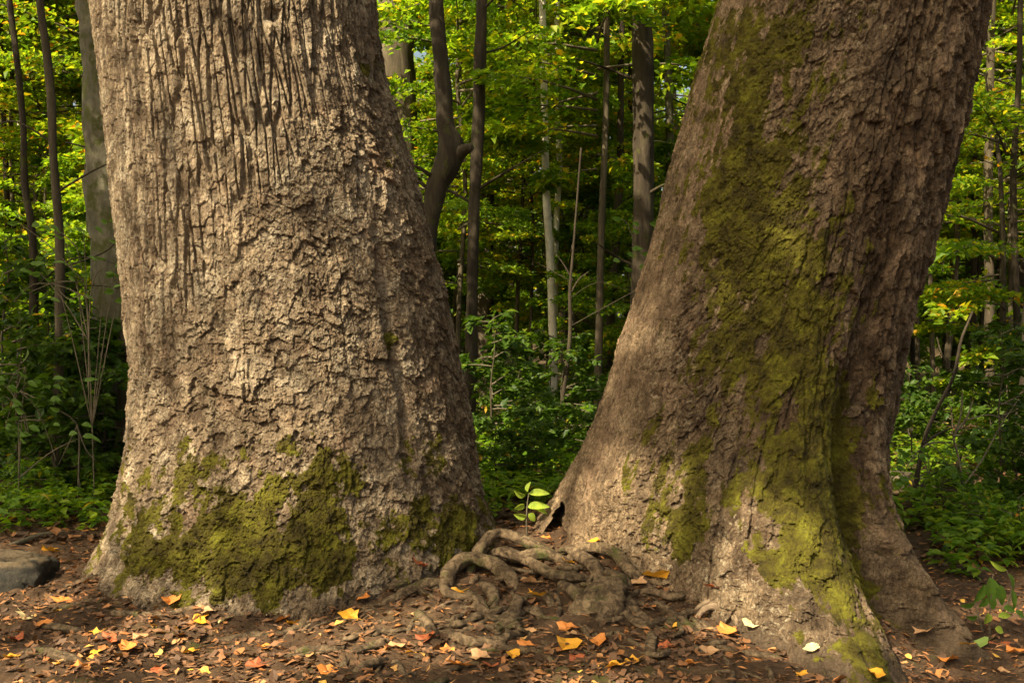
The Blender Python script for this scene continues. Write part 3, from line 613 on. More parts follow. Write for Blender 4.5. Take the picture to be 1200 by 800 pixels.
def spray_crown(H0, H1, Rmax, nb, per, leaf=0.09, shape='round', broad=False, bias=0.0, hot=0.05, twigs=5, droop=0.12, seedr=0.0):
    """layered sprays of leaves on near-horizontal branches; returns (leaf mesh data), (branch tubes)"""
    Ps, As, br = [], [], []; tb = []
    for b in range(nb):
        f = (b+rng.random())/nb; h = H0+(H1-H0)*f
        prof = {'round': math.sin(math.pi*(0.12+0.83*f))**0.7, 'cone': 1.0-0.75*f, 'top': 0.35+0.65*math.sin(math.pi*min(1, f*.9+.1))}[shape]
        az = rng.uniform(0, 2*math.pi); Lb = Rmax*prof*rng.uniform(.55, 1.1); rise = rng.uniform(-.05, .45)*(0.5+f)
        d = np.array([math.cos(az), math.sin(az), 0]); sd = np.array([-d[1], d[0], 0])
        t = np.linspace(0, 1, 5)[:, None]
        path = np.array([0, 0, h])+d*Lb*t+sd*Lb*.12*math.sin(az*7)*t**2+np.array([0, 0, 1])*(rise*Lb*t-droop*Lb*t**2*1.6)
        br.append(tube(path, np.linspace(.016, .003, 5)*(Lb/2+.3), sub=False, sides=4))
        n = int(per*(0.4+prof)); tt = rng.beta(2.2, 1.3, n); tt = 0.12+0.9*tt
        pos = np.array([0, 0, h])+d*Lb*tt[:, None]+sd*Lb*.12*math.sin(az*7)*tt[:, None]**2+np.array([0, 0, 1])*(rise*Lb*tt-droop*Lb*tt**2*1.6)[:, None]
        # twigs: quantised side shoots
        tw = np.round(tt*twigs*2)/(twigs*2); side = np.where(rng.random(n) < .5, -1, 1)
        off = rng.random(n)**.8*Lb*(0.42*(1.15-tw)); 
        pos = pos+(sd*(side*off)[:, None])+d*(off*.45)[:, None]+np.array([0, 0, 1])*(rng.normal(0, .035, n)-off*.18*rng.uniform(.3, 1.6))[:, None]
        Ps.append(pos); As.append(sd*side[:, None]*rng.uniform(.2, 1, n)[:, None]+d*rng.uniform(.1, 1, n)[:, None]+rng.normal(0, .3, (n, 3))); tb.append(np.full(n, rng.normal(0, .06)))
    P = np.vstack(Ps); A = np.vstack(As); n = len(P); Nn = rnd_dir(n, .42)
    L = leaf*rng.uniform(.6, 1.35, n); W = L*rng.uniform(.5, .75, n)
    if broad: V, Q = leaf_broad(P, A, Nn, L, W*1.1); k = 7
    else: V, Q = leaf_quads(P, A, Nn, L, W); k = 4
    tint = np.clip(tintv(n, bias, hot)+np.concatenate(tb), 0, 1)
    return (V, Q, np.repeat(tint, k)), join(br)
def to_mesh(name, d): return mesh_np(name, d[0], d[1], {'tint': d[2]}, smooth=False)

# proto crowns (meshes shared by all their copies)
def stem_tube(H, r, lean=0.25, sides=9, n=22, wob=.12, seed=0):
    z = np.linspace(0, H, 6); P = np.column_stack([lean*(z/H)**1.3*H*.1+rng.normal(0, wob, 6)*(z/H), rng.normal(0, wob, 6)*(z/H), z]); P[0, :2] = 0
    return tube(P, r*np.array([1.25, 1.0, .9, .75, .55, .2]), n, sides, .12, seed)
UN = []
for i, (H0, H1, Rm, nb, per, sh, bias, hot, mt) in enumerate([
        (0.9, 5.2, 2.0, 34, 210, 'round', -.02, .03, M_lf), (0.5, 4.4, 1.8, 32, 190, 'cone', -.08, .02, M_lf), (1.3, 6.4, 2.3, 38, 230, 'round', .05, .06, M_lfy),
        (1.0, 5.0, 2.1, 32, 200, 'round', .0, .08, M_lfy), (0.6, 3.6, 1.6, 28, 170, 'cone', -.1, .01, M_lfd)]):
    lv, brn = spray_crown(H0, H1, Rm, nb, per, .105, sh, False, bias, hot)
    UN.append((to_mesh('foliage', lv), mesh_np('branches', *brn), mesh_np('stem', *stem_tube(H1*1.02, .045, seed=i)), mt))
TALL = []
for i, (H0, H1, Rm, nb, per, mt) in enumerate([(4.5, 15, 4.2, 60, 240, M_lfy), (3.2, 13, 3.8, 55, 240, M_lf), (6, 17, 4.6, 60, 240, M_lfy)]):
    lv, brn = spray_crown(H0, H1, Rm, nb, per, .19, 'round', False, .02, .05)
    TALL.append((to_mesh('crown', lv), mesh_np('branches', *brn), mesh_np('trunk', *stem_tube(H1*1.0, .16, sides=12, n=30, wob=.2, seed=40+i)), mt))
UP = []
for i, (H0, H1, Rm, nb, per, mt) in enumerate([(2.2, 9.5, 2.7, 54, 300, M_lf), (3.0, 10.5, 2.8, 54, 300, M_lfy), (1.8, 8.5, 2.5, 50, 300, M_lfy)]):
    lv, brn = spray_crown(H0, H1, Rm, nb, per, .10, 'round', False, .04, .05)
    UP.append((to_mesh('foliage', lv), mesh_np('branches', *brn), mesh_np('stem', *stem_tube(H1, .04, seed=80+i)), mt))
SH = []
for i, (H0, H1, Rm, nb, per, mt, lf) in enumerate([(0.12, 1.3, .62, 20, 34, M_lfd, .10), (0.1, .8, .55, 16, 30, M_lf, .085), (0.2, 1.9, .8, 24, 38, M_lfd, .11)]):
    lv, brn = spray_crown(H0, H1, Rm, nb, per, lf, 'round', True, -.06, .03, twigs=3)
    SH.append((to_mesh('foliage', lv), mesh_np('branches', *brn), mesh_np('stem', *stem_tube(H1*1.0, .012, sides=5, n=10, wob=.04, seed=60+i)), mt))
def plant(kind, proto, name, label, cat, loc, rz, s, group, parts=('foliage', 'branches', 'stem'), bark=None):
    t = thing(name, label, cat, loc, group, rz, s)
    f = link(parts[0], proto[0], proto[3], t)
    b = link(parts[1], proto[1], M_twig, t, kind='stuff'); c_ = link(parts[2], proto[2], bark or M_mid, t)
    return t
def zone(px): return 'left' if px < 330 else ('gap' if px < 880 else 'right')

# ------------------------------------------------------------------ background trunks traced from the photograph
# name bits, material, depth, [(px, py, half width px)], label, crown proto or None
BT = [
    (M_grey, 10.5, [(128, -60, 38), (132, 0, 38), (136, 100, 37), (141, 200, 36), (146, 300, 37), (150, 400, 39), (154, 470, 42)], 'smooth grey beech trunk half hidden behind the left giant trunk', 0),
    (M_dark, 9.5, [(8, -60, 3), (11, 0, 3.2), (21, 80, 3.5), (27, 150, 3.5), (29, 215, 4), (37, 270, 4.5), (40, 350, 5), (38, 450, 5.5), (36, 560, 6)], 'thin dark crooked sapling stem nearest the left edge', None),
    (M_mid, 8.8, [(44, -60, 4), (47, 0, 4.4), (54, 60, 4.6), (60, 120, 4.8), (62, 180, 5), (67, 240, 5.2), (70, 300, 5.4), (69, 420, 5.6), (67, 520, 6), (66, 600, 6.5)], 'slim brown sapling stem between the left edge and grey beech', None),
    (M_mid, 19, [(462, -60, 20), (465, 0, 20), (466, 100, 20), (470, 200, 21), (474, 300, 22), (478, 420, 24)], 'broad grey trunk veiled by leaves beside the left giant', 2),
    (M_dark, 12, [(508, -60, 8), (511, 0, 8.5), (516, 60, 9), (520, 110, 10), (523, 150, 11), (529, 172, 16), (524, 195, 15), (514, 215, 12), (508, 240, 11), (503, 270, 10), (500, 320, 11), (498, 420, 12)], 'crooked trunk with a swollen burl behind the left giant', 0),
    (M_dark, 13, [(568, -60, 6), (565, 0, 6.5), (562, 80, 7), (560, 160, 7), (556, 240, 6.5), (553, 320, 6.5), (552, 420, 7), (550, 500, 7.5)], 'straight slender dark trunk between the giants, left of the pale birches', 1),
    (M_mid, 20, [(572, 60, 7), (571, 160, 8), (570, 260, 8.5), (568, 360, 9), (567, 430, 9)], 'dim brown trunk just right of the straight dark trunk', None),
    (M_dark, 14, [(752, -60, 12), (753, 0, 12), (753, 80, 12.5), (754, 160, 12.5), (754, 240, 12), (752, 320, 12), (750, 420, 13), (748, 480, 14)], 'dark upright trunk close to the left flank of the leaning giant', 2),
    (M_mid, 24, [(700, -30, 6), (701, 60, 6), (701, 150, 6), (699, 260, 6), (697, 380, 7)], 'narrow trunk left of the dark upright trunk', 2),
    (M_pale, 15.7, [(634, -60, 4), (637, 80, 4.2), (639, 185, 4.4), (642, 260, 4.6), (646, 330, 5), (648, 400, 5)], 'white sunlit birch trunk at the centre of the gap', None),
    (M_pale, 17.5, [(652, -60, 3), (654, 120, 3.4), (655, 200, 3.8), (652, 260, 3.6), (650, 330, 4), (650, 400, 4)], 'pale birch trunk right of the brightest white birch', None),
    (M_pale, 26, [(539, 40, 3), (540, 150, 3.2), (541, 230, 3.6), (539, 300, 4), (539, 400, 4)], 'pale slim trunk just left of the straight dark trunk', None),
    (M_grey, 22, [(684, -30, 15), (685, 100, 16), (687, 200, 17), (687, 300, 17), (686, 410, 19)], 'broad pale grey trunk dimly seen in the gap', 1),
    (M_dark, 17, [(728, 60, 3.5), (727, 170, 4), (724, 250, 4.5), (719, 330, 5), (714, 400, 5.5), (710, 470, 6)], 'thin dark leaning stem beside the leaning giant low in gap', None),
    (M_pale, 29, [(706, 160, 3), (705, 240, 3.4), (702, 330, 3.6), (700, 400, 4)], 'pale thread of trunk behind the thin leaning stem', None),
    (M_mid, 30, [(586, 60, 3), (586, 180, 3.4), (587, 290, 4), (588, 400, 4)], 'thin brown trunk right of the straight dark trunk', None),
    (M_dark, 26, [(610, 60, 4), (611, 180, 4.2), (612, 290, 4.6), (611, 400, 5)], 'thin dark trunk left of the white birch', None),
    (M_mid, 34, [(598, 40, 4), (598, 200, 5), (598, 300, 5), (598, 400, 5)], 'faint brown trunk between two thin trunks in the gap', None),
    (M_dark, 28, [(622, 120, 3), (622, 220, 3.4), (621, 310, 4), (620, 400, 4)], 'dark pole right beside the white birch', None),
    (M_dark, 21, [(739, 120, 3), (738, 220, 3.4), (736, 320, 4), (735, 400, 4)], 'dark pole touching the upright trunk in the gap', None),
    (M_dark, 12, [(672, 290, 1.4), (668, 340, 2), (668, 390, 2.4), (663, 440, 2.6), (655, 500, 3)], 'forking dark sapling standing low in the gap', None),
    (M_mid, 15, [(1164, -60, 4), (1161, 60, 4.5), (1160, 140, 5), (1158, 240, 5), (1160, 340, 5.5), (1160, 440, 6)], 'thin brown trunk right of the leaning giant', 1),
    (M_dark, 12, [(1196, -40, 3), (1194, 100, 3.2), (1188, 200, 3.8), (1190, 320, 4), (1194, 420, 4)], 'thin dark stem near the right edge', None),
    (M_grey, 25, [(1138, 60, 5), (1139, 200, 6), (1138, 300, 6), (1139, 420, 7)], 'grey trunk close beside the leaning giant on its right', None),
    (M_mid, 19, [(1120, 200, 3), (1121, 300, 3.5), (1112, 400, 4), (1108, 450, 4)], 'slim stem hugging the shaded side of leaning giant', None),
    (M_dark, 10.5, [(1232, -40, 20), (1230, 150, 21), (1226, 300, 22), (1222, 420, 23), (1216, 540, 25)], 'dark shaded trunk cut by the right edge', 0),
    (M_grey, 24, [(76, -40, 5), (78, 80, 5.5), (80, 200, 6), (79, 330, 7)], 'grey trunk seen left of the beech in the bright leaves', 2),
    (M_mid, 28, [(12, -40, 4), (12, 100, 5), (10, 240, 5), (10, 350, 6)], 'dim trunk at the left edge behind the crooked sapling', 1),
    (M_pale, 30, [(24, -20, 4), (25, 60, 4.4), (25, 140, 4.6), (24, 260, 5)], 'pale trunk in the bright corner at upper left', None),
    (M_dark, 20, [(816, -60, 4.5), (817, 40, 5), (815, 140, 5), (812, 260, 6), (810, 400, 6)], 'dark trunk grazing the top left edge of leaning giant', 0),
]
def add_branch(parent, base, pts, rad, m, label=None, name='branch', sides=6, n=16):
    V, Q = tube(np.array(pts)-base, rad, n, sides, .15, len(pts))
    o = link(name, mesh_np(name, V, Q), m, parent)
    if label: o['label'] = label
    return o
tmap = {}
for m_, D, pl, lab, cr in BT:
    pts = [at(a, b, D) for a, b, _ in pl]; rad = [c_*D/F for _, _, c_ in pl]
    gz = ground(pts[-1][0], D, False); base = np.array([pts[-1][0], D, float(gz)])
    last = pts[-1].copy(); last[2] = gz-0.1
    if pts[-1][2] > gz+0.1: pts.append(last); rad.append(rad[-1]*1.25)
    else: base = np.array([pts[-1][0], D, pts[-1][2]])
    # carry the stem on upwards out of frame
    d = pts[0]-pts[1]; top = pts[0].copy(); k = 0
    toph = 1.4+.36*D+4 if pl[0][1] < 250 else top[2]+.2
    while top[2] < toph: top = top+d/np.linalg.norm(d)*1.2+np.array([random.uniform(-.05, .05), random.uniform(-.05, .05), 0]); pts.insert(0, top.copy()); rad.insert(0, rad[0]*.86)
    V, Q = tube(np.array(pts)-base, rad, 20+5*len(pts), 16 if rad[-1] > .1 else 9, .16, int(D*10), ns=2.2)
    t = thing('background_tree', lab, 'tree', base, 'trees in the wood behind')
    tr = link('trunk', mesh_np('trunk', V, Q), m_, t)
    tmap[lab] = t
    if cr is not None and D > 16:
        proto = TALL[cr]; c_ = link('crown', proto[0], proto[3], t); c_.location = (pts[0]-base).tolist(); c_.location.z = max(3.5, 1.4+.36*D)-3.0+random.uniform(0, 2.0); c_.rotation_euler.z = random.uniform(0, 6)
        c_.scale = (.8, .8, .75)
    # side branches
    nb = 0 if m_ is M_pale else (4 if rad[-1] > .05 else 3)
    for j in range(nb):
        q = random.randrange(1, max(2, len(pl)-2)); p0 = at(pl[q][0], pl[q][1]+random.uniform(-20, 20), D); sx = random.choice([-1, 1]); Lb = random.uniform(.5, 1.3)
        p1 = p0+[sx*Lb*.45, random.uniform(-.3, .3), Lb*.25]; p2 = p0+[sx*Lb, random.uniform(-.5, .5), Lb*random.uniform(.1, .6)]
        rb = min(.03, rad[min(q, len(rad)-1)]*.35)
        add_branch(t, base, [p0, p1, p2], [rb, rb*.6, rb*.2], m_)
# stub of the burl tree
t = tmap['crooked trunk with a swollen burl behind the left giant']; b = np.array(t.location)
add_branch(t, b, [at(535, 182, 12), at(543, 176, 11.9), at(552, 172, 11.8)], [.11, .08, .05], M_mid, 'broken stub', 'burl_stub', 10)
t = tmap['forking dark sapling standing low in the gap']; b = np.array(t.location)
for pts in ([(672, 330), (662, 312), (652, 298)], [(668, 345), (678, 328), (690, 318)]):
    add_branch(t, b, [at(x, y, 12) for x, y in pts], [.014, .01, .004], M_dark)

# curved dark bough on the right, bare pale twigs
def bare(name, lab, cat, D, polys, m_, group=None):
    p0 = at(*polys[0][0][:2], D); gz = float(ground(p0[0], D, False)); base = np.array([p0[0], D, gz])
    t = thing(name, lab, cat, base, group)
    for i, pl in enumerate(polys):
        add_branch(t, base, [at(a, b_, D+dd) for a, b_, dd, _ in [(*q, 0)[:4] if len(q) == 3 else q for q in [(p[0], p[1], (j*.05), p[2]) for j, p in enumerate(pl)]]], [p[2]*D/F for p in pl], m_, name='stem' if i == 0 else 'branch', n=22)
    return t
bare('bent_sapling', 'bent dark sapling arching beside the shaded flank of leaning giant', 'sapling', 8.6,
     [[(1068, 640, 3.4), (1072, 580, 3), (1082, 520, 2.8), (1098, 480, 2.4), (1118, 440, 2.2), (1126, 400, 1.8), (1140, 365, 1.2)], [(1082, 520, 2), (1100, 508, 1.5), (1120, 500, .8)], [(1118, 440, 1.4), (1104, 415, 1), (1098, 395, .6)], [(1072, 580, 1.6), (1086, 560, 1.1), (1094, 540, .7)]], M_dark)
bare('dead_sapling', 'bare pale forked twigs right of the leaning giant at mid height', 'sapling', 7.8,
     [[(1108, 645, 2.0), (1120, 610, 1.8), (1128, 570, 1.5), (1122, 530, 1.3), (1118, 510, 1.5), (1132, 492, 1.4), (1140, 470, .9)], [(1118, 512, 1.3), (1126, 485, 1.0), (1128, 455, .6)], [(1132, 492, 1.0), (1160, 486, .8), (1182, 494, .5)], [(1128, 570, 1.2), (1150, 540, 1), (1172, 500, .8), (1192, 470, .5)], [(1120, 610, 1), (1145, 590, .8), (1176, 606, .7), (1198, 592, .5)]], M_twig)
bare('dead_sapling', 'bare crossing pale twigs left of the left giant', 'sapling', 8.0,
     [[(86, 640, 1.4), (90, 600, 1.3), (92, 550, 1.1), (90, 498, 1.2), (60, 476, 1.0), (24, 458, .8)], [(90, 498, 1.1), (100, 525, .9), (112, 540, .6)], [(90, 500, 1.0), (78, 525, .8), (68, 545, .5)], [(92, 560, .9), (98, 600, .8), (94, 612, .6)], [(24, 458, .9), (44, 480, .9), (58, 515, .9), (66, 540, .8)]], M_twig)
bare('dead_sapling', 'upright grey snapped stem left of the crossing pale twigs', 'sapling', 8.3, [[(70, 640, 2.6), (66, 560, 2.4), (64, 540, 2.0), (64, 500, 1.4)], [(66, 560, 1.2), (60, 530, 1), (52, 505, .6)]], M_mid)
bare('dead_sapling', 'thin drooping twigs in front of the grey beech', 'sapling', 7.8, [[(104, 470, 1.0), (104, 400, 1.0), (106, 350, 1.0), (112, 322, .9), (126, 312, .6)], [(106, 350, .8), (94, 345, .7), (70, 335, .6), (40, 333, .5), (16, 352, .4)], [(94, 345, .7), (80, 350, .6), (60, 330, .4)]], M_twig)

# fallen logs
def log(lab, a, b, r, m_):
    base = (a+b)/2; base[2] -= r
    t = thing('fallen_log', lab, 'log', base)
    mid = (a+b)/2+[0, 0, .02]
    V, Q = tube(np.array([a, (a+mid)/2, mid, (b+mid)/2, b])-base, [r*.8, r, r*1.03, r, r*.9], 50, 16, .14, 3, .9, ns=5)
    link('log_bark', mesh_np('log_bark', V, Q), m_, t)
    if r > .05: V, Q = tube(np.array([mid+[.1, -.02, r*.7], mid+[.12, -.05, r+.1], mid+[.16, -.05, r+.2]])-base, [.03, .022, .008], 10, 7, .2)
    if r > .05: link('branch_stub', mesh_np('branch_stub', V, Q), m_, t)
log('rotting brown log lying behind the leaning giant at right', np.array([3.5, 9.6, .07]), np.array([4.35, 8.6, -.03]), .13, M_mid)
log('dark log on the slope left of the left giant', np.array([-5.6, 9.6, .24]), np.array([-3.6, 9.2, .26]), .10, M_dark)
p = gp(10, 640, .02); q = gp(75, 624, .02)
log('thin pale fallen branch lying behind the boulder', p, q, .022, M_twig)

# boulder at the left edge
c0 = gp(0, 694, 0.0); bm_n = 90
u = np.linspace(0, np.pi, 60)[:, None]; v = np.linspace(0, 2*np.pi, bm_n, endpoint=False)[None, :]
dx, dy, dz = np.sin(u)*np.cos(v), np.sin(u)*np.sin(v), np.cos(u)*np.ones_like(v)
rad = 1+.16*fbm(dx*1.3, dy*1.3, dz*1.3, 4, 91)
sx = np.sign(dx)*np.abs(dx)**.75; sy = np.sign(dy)*np.abs(dy)**.8; sz = np.sign(dz)*np.abs(dz)**.8
V = np.stack([sx*rad*.30, sy*rad*.25, np.minimum(sz*rad*.19, .150+.010*fbm(dx*5, dy*5, 0, 3, 92))], -1)
V[..., 2] += terrace(fbm(dx*3, dy*3, dz*3, 3, 93), .2)*.03+.018*fbm(dx*9, dy*9, dz*9, 3, 95)
tone = sst(.115, .140, V[..., 2])*sst(.0, .25, .3+gn(dx*4, dy*4, 0, 94))
idx = np.arange(60*bm_n).reshape(60, bm_n); nx = np.roll(idx, -1, 1)
Q = np.stack([idx[:-1], idx[1:], nx[1:], nx[:-1]], -1).reshape(-1, 4)
rk = link('boulder', mesh_np('boulder', V.reshape(-1, 3), Q, {'tone': tone}), M_rock, label='dark angular boulder with flat tan top at the left edge', category='rock')
rk.scale = (.88, .9, .85)
rk.location = (c0[0]-.02, c0[1]+.1, c0[2]+.05)

# ------------------------------------------------------------------ understorey, placed clear of the two giants' silhouettes where the photo shows it
LAND = []
def clear(px, D): return not (495 < px < 795 and D < 15.5)
def place(n, kinds, Dlo, Dhi, smin, smax, zones, name, lab, cat, group, ok=None, parts=('foliage', 'branches', 'stem'), bark=None, power=1.0):
    for i in range(n):
        for _ in range(60):
            D = Dlo+(Dhi-Dlo)*random.random()**power; z_ = random.choices(zones, [z[2] for z in zones])[0]
            px = random.uniform(z_[0], z_[1])
            if ok is None or ok(px, D): break
        x = (px-600)/F*D; k = random.choice(kinds); sc = random.uniform(smin, smax)
        f = (sc-smin)/(smax-smin); g = (D-Dlo)/(Dhi-Dlo)
        size = 'small' if f < .33 else ('middling' if f < .67 else 'large')
        tone = {'woodland_leaf': 'mid green', 'turning_leaf': 'yellow-green', 'shade_leaf': 'dark green'}[k[3].name]
        dist = 'nearer' if g < .25 else ('midway back' if g < .6 else 'far back')
        near = min(LAND, key=lambda q: abs(q[0]-px)+(0 if (q[0] < 330) == (px < 330) else 400))
        lb = '%s %s %s %s, by the %s' % (size, tone, lab, dist, near[1])
        plant(None, k, name, lb, cat, (x, D, float(ground(x, D, False))-.03), random.uniform(0, 6.28), sc, group, parts, bark)
ZB = [(-60, 150, 1.0), (500, 790, 1.25), (1070, 1260, 1.0), (150, 500, .25), (790, 1070, .25)]
labU = 'understorey tree'
LAND += [(p_[len(p_)//2][0], ' '.join(l_.split()[:4]).rstrip(',') ) for _, _, p_, l_, _ in BT]
place(14, UN[:2]+[UN[3]]+[UN[0]], 11, 19, .7, 1.1, ZB, 'understorey_tree', labU, 'tree', 'understorey trees near behind the giants', clear)
labU2 = 'sunlit young tree'
place(44, UN[:4]+UN[2:4], 18, 40, .9, 1.5, ZB, 'understorey_tree', labU2, 'tree', 'sunlit young trees deeper in the wood')
place(24, UP, 15, 30, .85, 1.2, ZB, 'understorey_tree', 'high-crowned young tree', 'tree', 'high-crowned young trees behind the giants', clear)
plant(None, UP[1], 'understorey_tree', 'young tree whose low boughs veil the top of the white birch', 'tree', ((700-600)/F*14.6, 14.6, 0.0), 1.0, 1.3, 'high-crowned young trees behind the giants')
POLE = [(TALL[1][0], mesh_np('trunk', *stem_tube(13, .085, lean=.3, sides=9, n=26, wob=.10, seed=500+i)), b_) for i, b_ in enumerate([M_dark, M_mid, M_dark, M_grey])]
for i in range(34):
    z_ = random.choices(ZB[:3], [2.2, 3, 2])[0]; px = random.uniform(z_[0], z_[1]); D = random.uniform(17, 46); k = random.choice(POLE); x = (px-600)/F*D; sc = random.uniform(.7, 1.3)
    near = min(LAND, key=lambda q: abs(q[0]-px)); sd_ = 'left' if near[0] > px else 'right'
    t_ = thing('slender_tree', '%s %s pole-like trunk standing back %s of the %s' % ('thin' if sc < 1 else 'stouter', {M_dark: 'dark', M_mid: 'brown', M_grey: 'greyish'}[k[2]], sd_, near[1]), 'tree', (x, D, float(ground(x, D, False))-.05), 'slender trunks receding into the wood', random.uniform(0, 6.28), sc)
    link('trunk', k[1], k[2], t_); c_ = link('crown', k[0], TALL[1][3], t_); c_.location = (0, 0, (1.4+.36*D)/sc-3.4); c_.scale = (.55, .55, .5)
labT = 'tall forest tree'
place(24, TALL, 32, 80, .8, 1.25, [(-200, 1400, 1), (480, 820, .7), (-100, 120, .4), (1080, 1300, .4)], 'forest_tree', labT, 'tree', 'tall trees closing the view', None, ('crown', 'branches', 'trunk'), M_mid)
labS = 'broad-leaved shrub'
place(62, SH, 8.2, 16, .35, .9, [(-60, 150, 1.2), (545, 710, 1.0), (1050, 1260, 1.3), (150, 1050, .3)], 'shrub', labS, 'shrub', 'shrubs on the forest floor', lambda px, D: not (540 < px < 720 and D < 8.4), power=1.1)
for px, D, s_, k in [(1150, 7.6, .5, 1), (1195, 7.1, .5, 1), (1215, 8.0, .7, 0), (1105, 8.0, .55, 1), (40, 7.9, .5, 1), (100, 8.6, .8, 2), (20, 8.3, .8, 2), (60, 9.6, 1.0, 2), (120, 9.5, 1.1, 0), (5, 9.8, 1.2, 2)]:
    x = (px-600)/F*D; plant(None, SH[k], 'shrub', ('low shrub beside the path at right, %s' if px > 600 else 'leafy shrub on the slope left of the pale giant by %s') % {1150: 'behind the bright leafy plant', 1195: 'nearest the right edge', 1215: 'partly cut by the right edge', 1105: 'between the trunk and bright plant', 40: 'the snapped grey stem',100: 'its flank', 20: 'the thin crooked sapling', 60: 'the slim brown stem', 120: 'the beech foot', 5: 'the picture edge'}[px], 'shrub', (x, D, float(ground(x, D, False))), random.uniform(0, 6), s_, 'shrubs on the forest floor')

# far wood behind everything: one mass
lvs = []
nf = 80000
a = rng.uniform(-.9, .9, nf); Dd = rng.uniform(60, 115, nf); x = a*Dd; zz = rng.random(nf)**.8*40*(0.75+0.5*gn(x*.08, Dd*.08, 0, 200))
keep = gn(x*.22, Dd*.22, zz*.3, 201)+.16 > rng.random(nf)*.3
x, Dd, zz = x[keep], Dd[keep], zz[keep]; n = len(x); P = np.column_stack([x, Dd, zz+1])
V, Q = leaf_quads(P, rng.normal(0, 1, (n, 3)), rnd_dir(n, .7), rng.uniform(.45, 1.0, n), rng.uniform(.3, .6, n))
link('far_wood', to_mesh('far_wood', (V, Q, np.repeat(tintv(n, .1, .05), 4))), M_lfy, kind='stuff', label='far-off sunlit wood seen as a mass of yellow-green leaves', category='wood')

# ground cover: seedlings and ferns beyond the giants
n = 14000
D = 6.4+rng.random(n)**1.6*24; px = rng.uniform(-150, 1350, n); x = (px-600)/F*D
dens = gn(x*.9, D*.9, 0, 210)
keep = (dens > -.16) & (D > np.where(px > 1095, 6.5, np.where(px < 120, 7.0, 7.7))+.6*gn(x*2, D*2, 0, 212)) & (np.hypot(x-TL[0], D-TL[1]) > 1.5) & (np.hypot(x-TR[0], D-TR[1]) > 1.6)
x, D = x[keep], D[keep]; n = len(x); kk = 5
g = ground(x, D, False); hgt = rng.uniform(.05, .28, n)
Pc = np.repeat(np.column_stack([x, D, g+hgt]), kk, 0); m_ = n*kk
az = rng.uniform(0, 6.28, m_); A = np.column_stack([np.cos(az), np.sin(az), rng.uniform(-.3, .4, m_)])
Pc = Pc+A*rng.uniform(0, .05, m_)[:, None]
V, Q = leaf_broad(Pc, A, rnd_dir(m_, .3), rng.uniform(.05, .12, m_), rng.uniform(.03, .07, m_))
link('ground_cover', to_mesh('ground_cover', (V, Q, np.repeat(tintv(m_, .0, .02), 7))), M_lf, kind='stuff', label='low green seedlings and ferns covering the forest floor', category='ground cover')

# ------------------------------------------------------------------ leaf litter
def lobed(n_pts=9, seed=0, curl=.3, pointy=False):
    r_ = np.random.default_rng(seed); th = np.linspace(0, 2*np.pi, n_pts, endpoint=False)
    rad = .5*(.86+.13*np.cos(th*(5 if n_pts > 9 else 4)+.3)+.10*np.cos(th*2+1)+r_.normal(0, .09, n_pts))
    if pointy: rad = .5*np.where(np.abs(np.cos(th)) > .9, 1.15, .62)*(1+r_.normal(0, .08, n_pts))
    x = rad*np.cos(th)*1.1; y = rad*np.sin(th)*.9
    z = curl*(x**2*r_.uniform(-.3, 1.2)+y**2*r_.uniform(.2, 1.4))+r_.normal(0, .05, n_pts)
    return np.vstack([[0, 0, 0], np.column_stack([x, y, z])])
def litter(n, xs, ys, smin, smax, seed, lift=.004, tb=0.0, dens=None):
    P = np.column_stack([xs, ys]); n = len(P)
    g = ground(xs, ys, True)
    tmpl = [lobed(8, 300+i, .6, i % 3 == 0) for i in range(8)]
    Vs = np.zeros((n, 9, 3)); k = rng.integers(0, 8, n)
    for i in range(8): Vs[k == i] = tmpl[i]
    s_ = rng.uniform(smin, smax, n)**1.0; Vs *= s_[:, None, None]
    az = rng.uniform(0, 6.28, n); tx = rng.normal(0, .28, n); ty = rng.normal(0, .28, n)
    c_, s2 = np.cos(az)[:, None], np.sin(az)[:, None]
    X = Vs[..., 0]*c_-Vs[..., 1]*s2; Y = Vs[..., 0]*s2+Vs[..., 1]*c_; Z = Vs[..., 2]+X*tx[:, None]+Y*ty[:, None]
    Z -= Z.min(1)[:, None]*.7
    V = np.stack([X+xs[:, None], Y+ys[:, None], Z+g[:, None]+lift], -1).reshape(-1, 3)
    i = (np.arange(n)*9)[:, None, None]
    Q = i+np.array([[[0, 1, 2, 3], [0, 3, 4, 5], [0, 5, 6, 7], [0, 7, 8, 1]]])
    t = np.clip(rng.beta(1.5, 2.6, n)+tb, 0, 1)
    return V, Q.reshape(-1, 4), np.repeat(t, 9)
def outside(x, y): return (np.hypot(x-TL[0], y-TL[1]) > 1.12) & (np.hypot(x-TR[0], y-TR[1]) > .95)
n = 34000; D = 3.6+rng.random(n)**1.1*4.6; x = rng.uniform(-2.8, 3.2, n)*D/5.2
k = outside(x, D) & (gn(x*1.5, D*2.2, 0, 220)+.34 > rng.random(n)*.75)
k &= ~((x > 1.95) & (rng.random(n) < .6))
V, Q, t = litter(0, x[k], D[k], .016, .052, 1, tb=.10); 
n = 8000; D2 = 6.8+rng.random(n)**1.3*14; x2 = (rng.uniform(-100, 1300, n)-600)/F*D2
V2, Q2, t2 = litter(0, x2, D2, .05, .11, 2, tb=.05)
link('leaf_litter', mesh_np('leaf_litter', np.vstack([V, V2]), np.vstack([Q, Q2+len(V)]), {'tint': np.r_[t, t2]}, smooth=False), M_lit, kind='stuff', label='scattered small brown dead leaves on the soil', category='leaf litter')
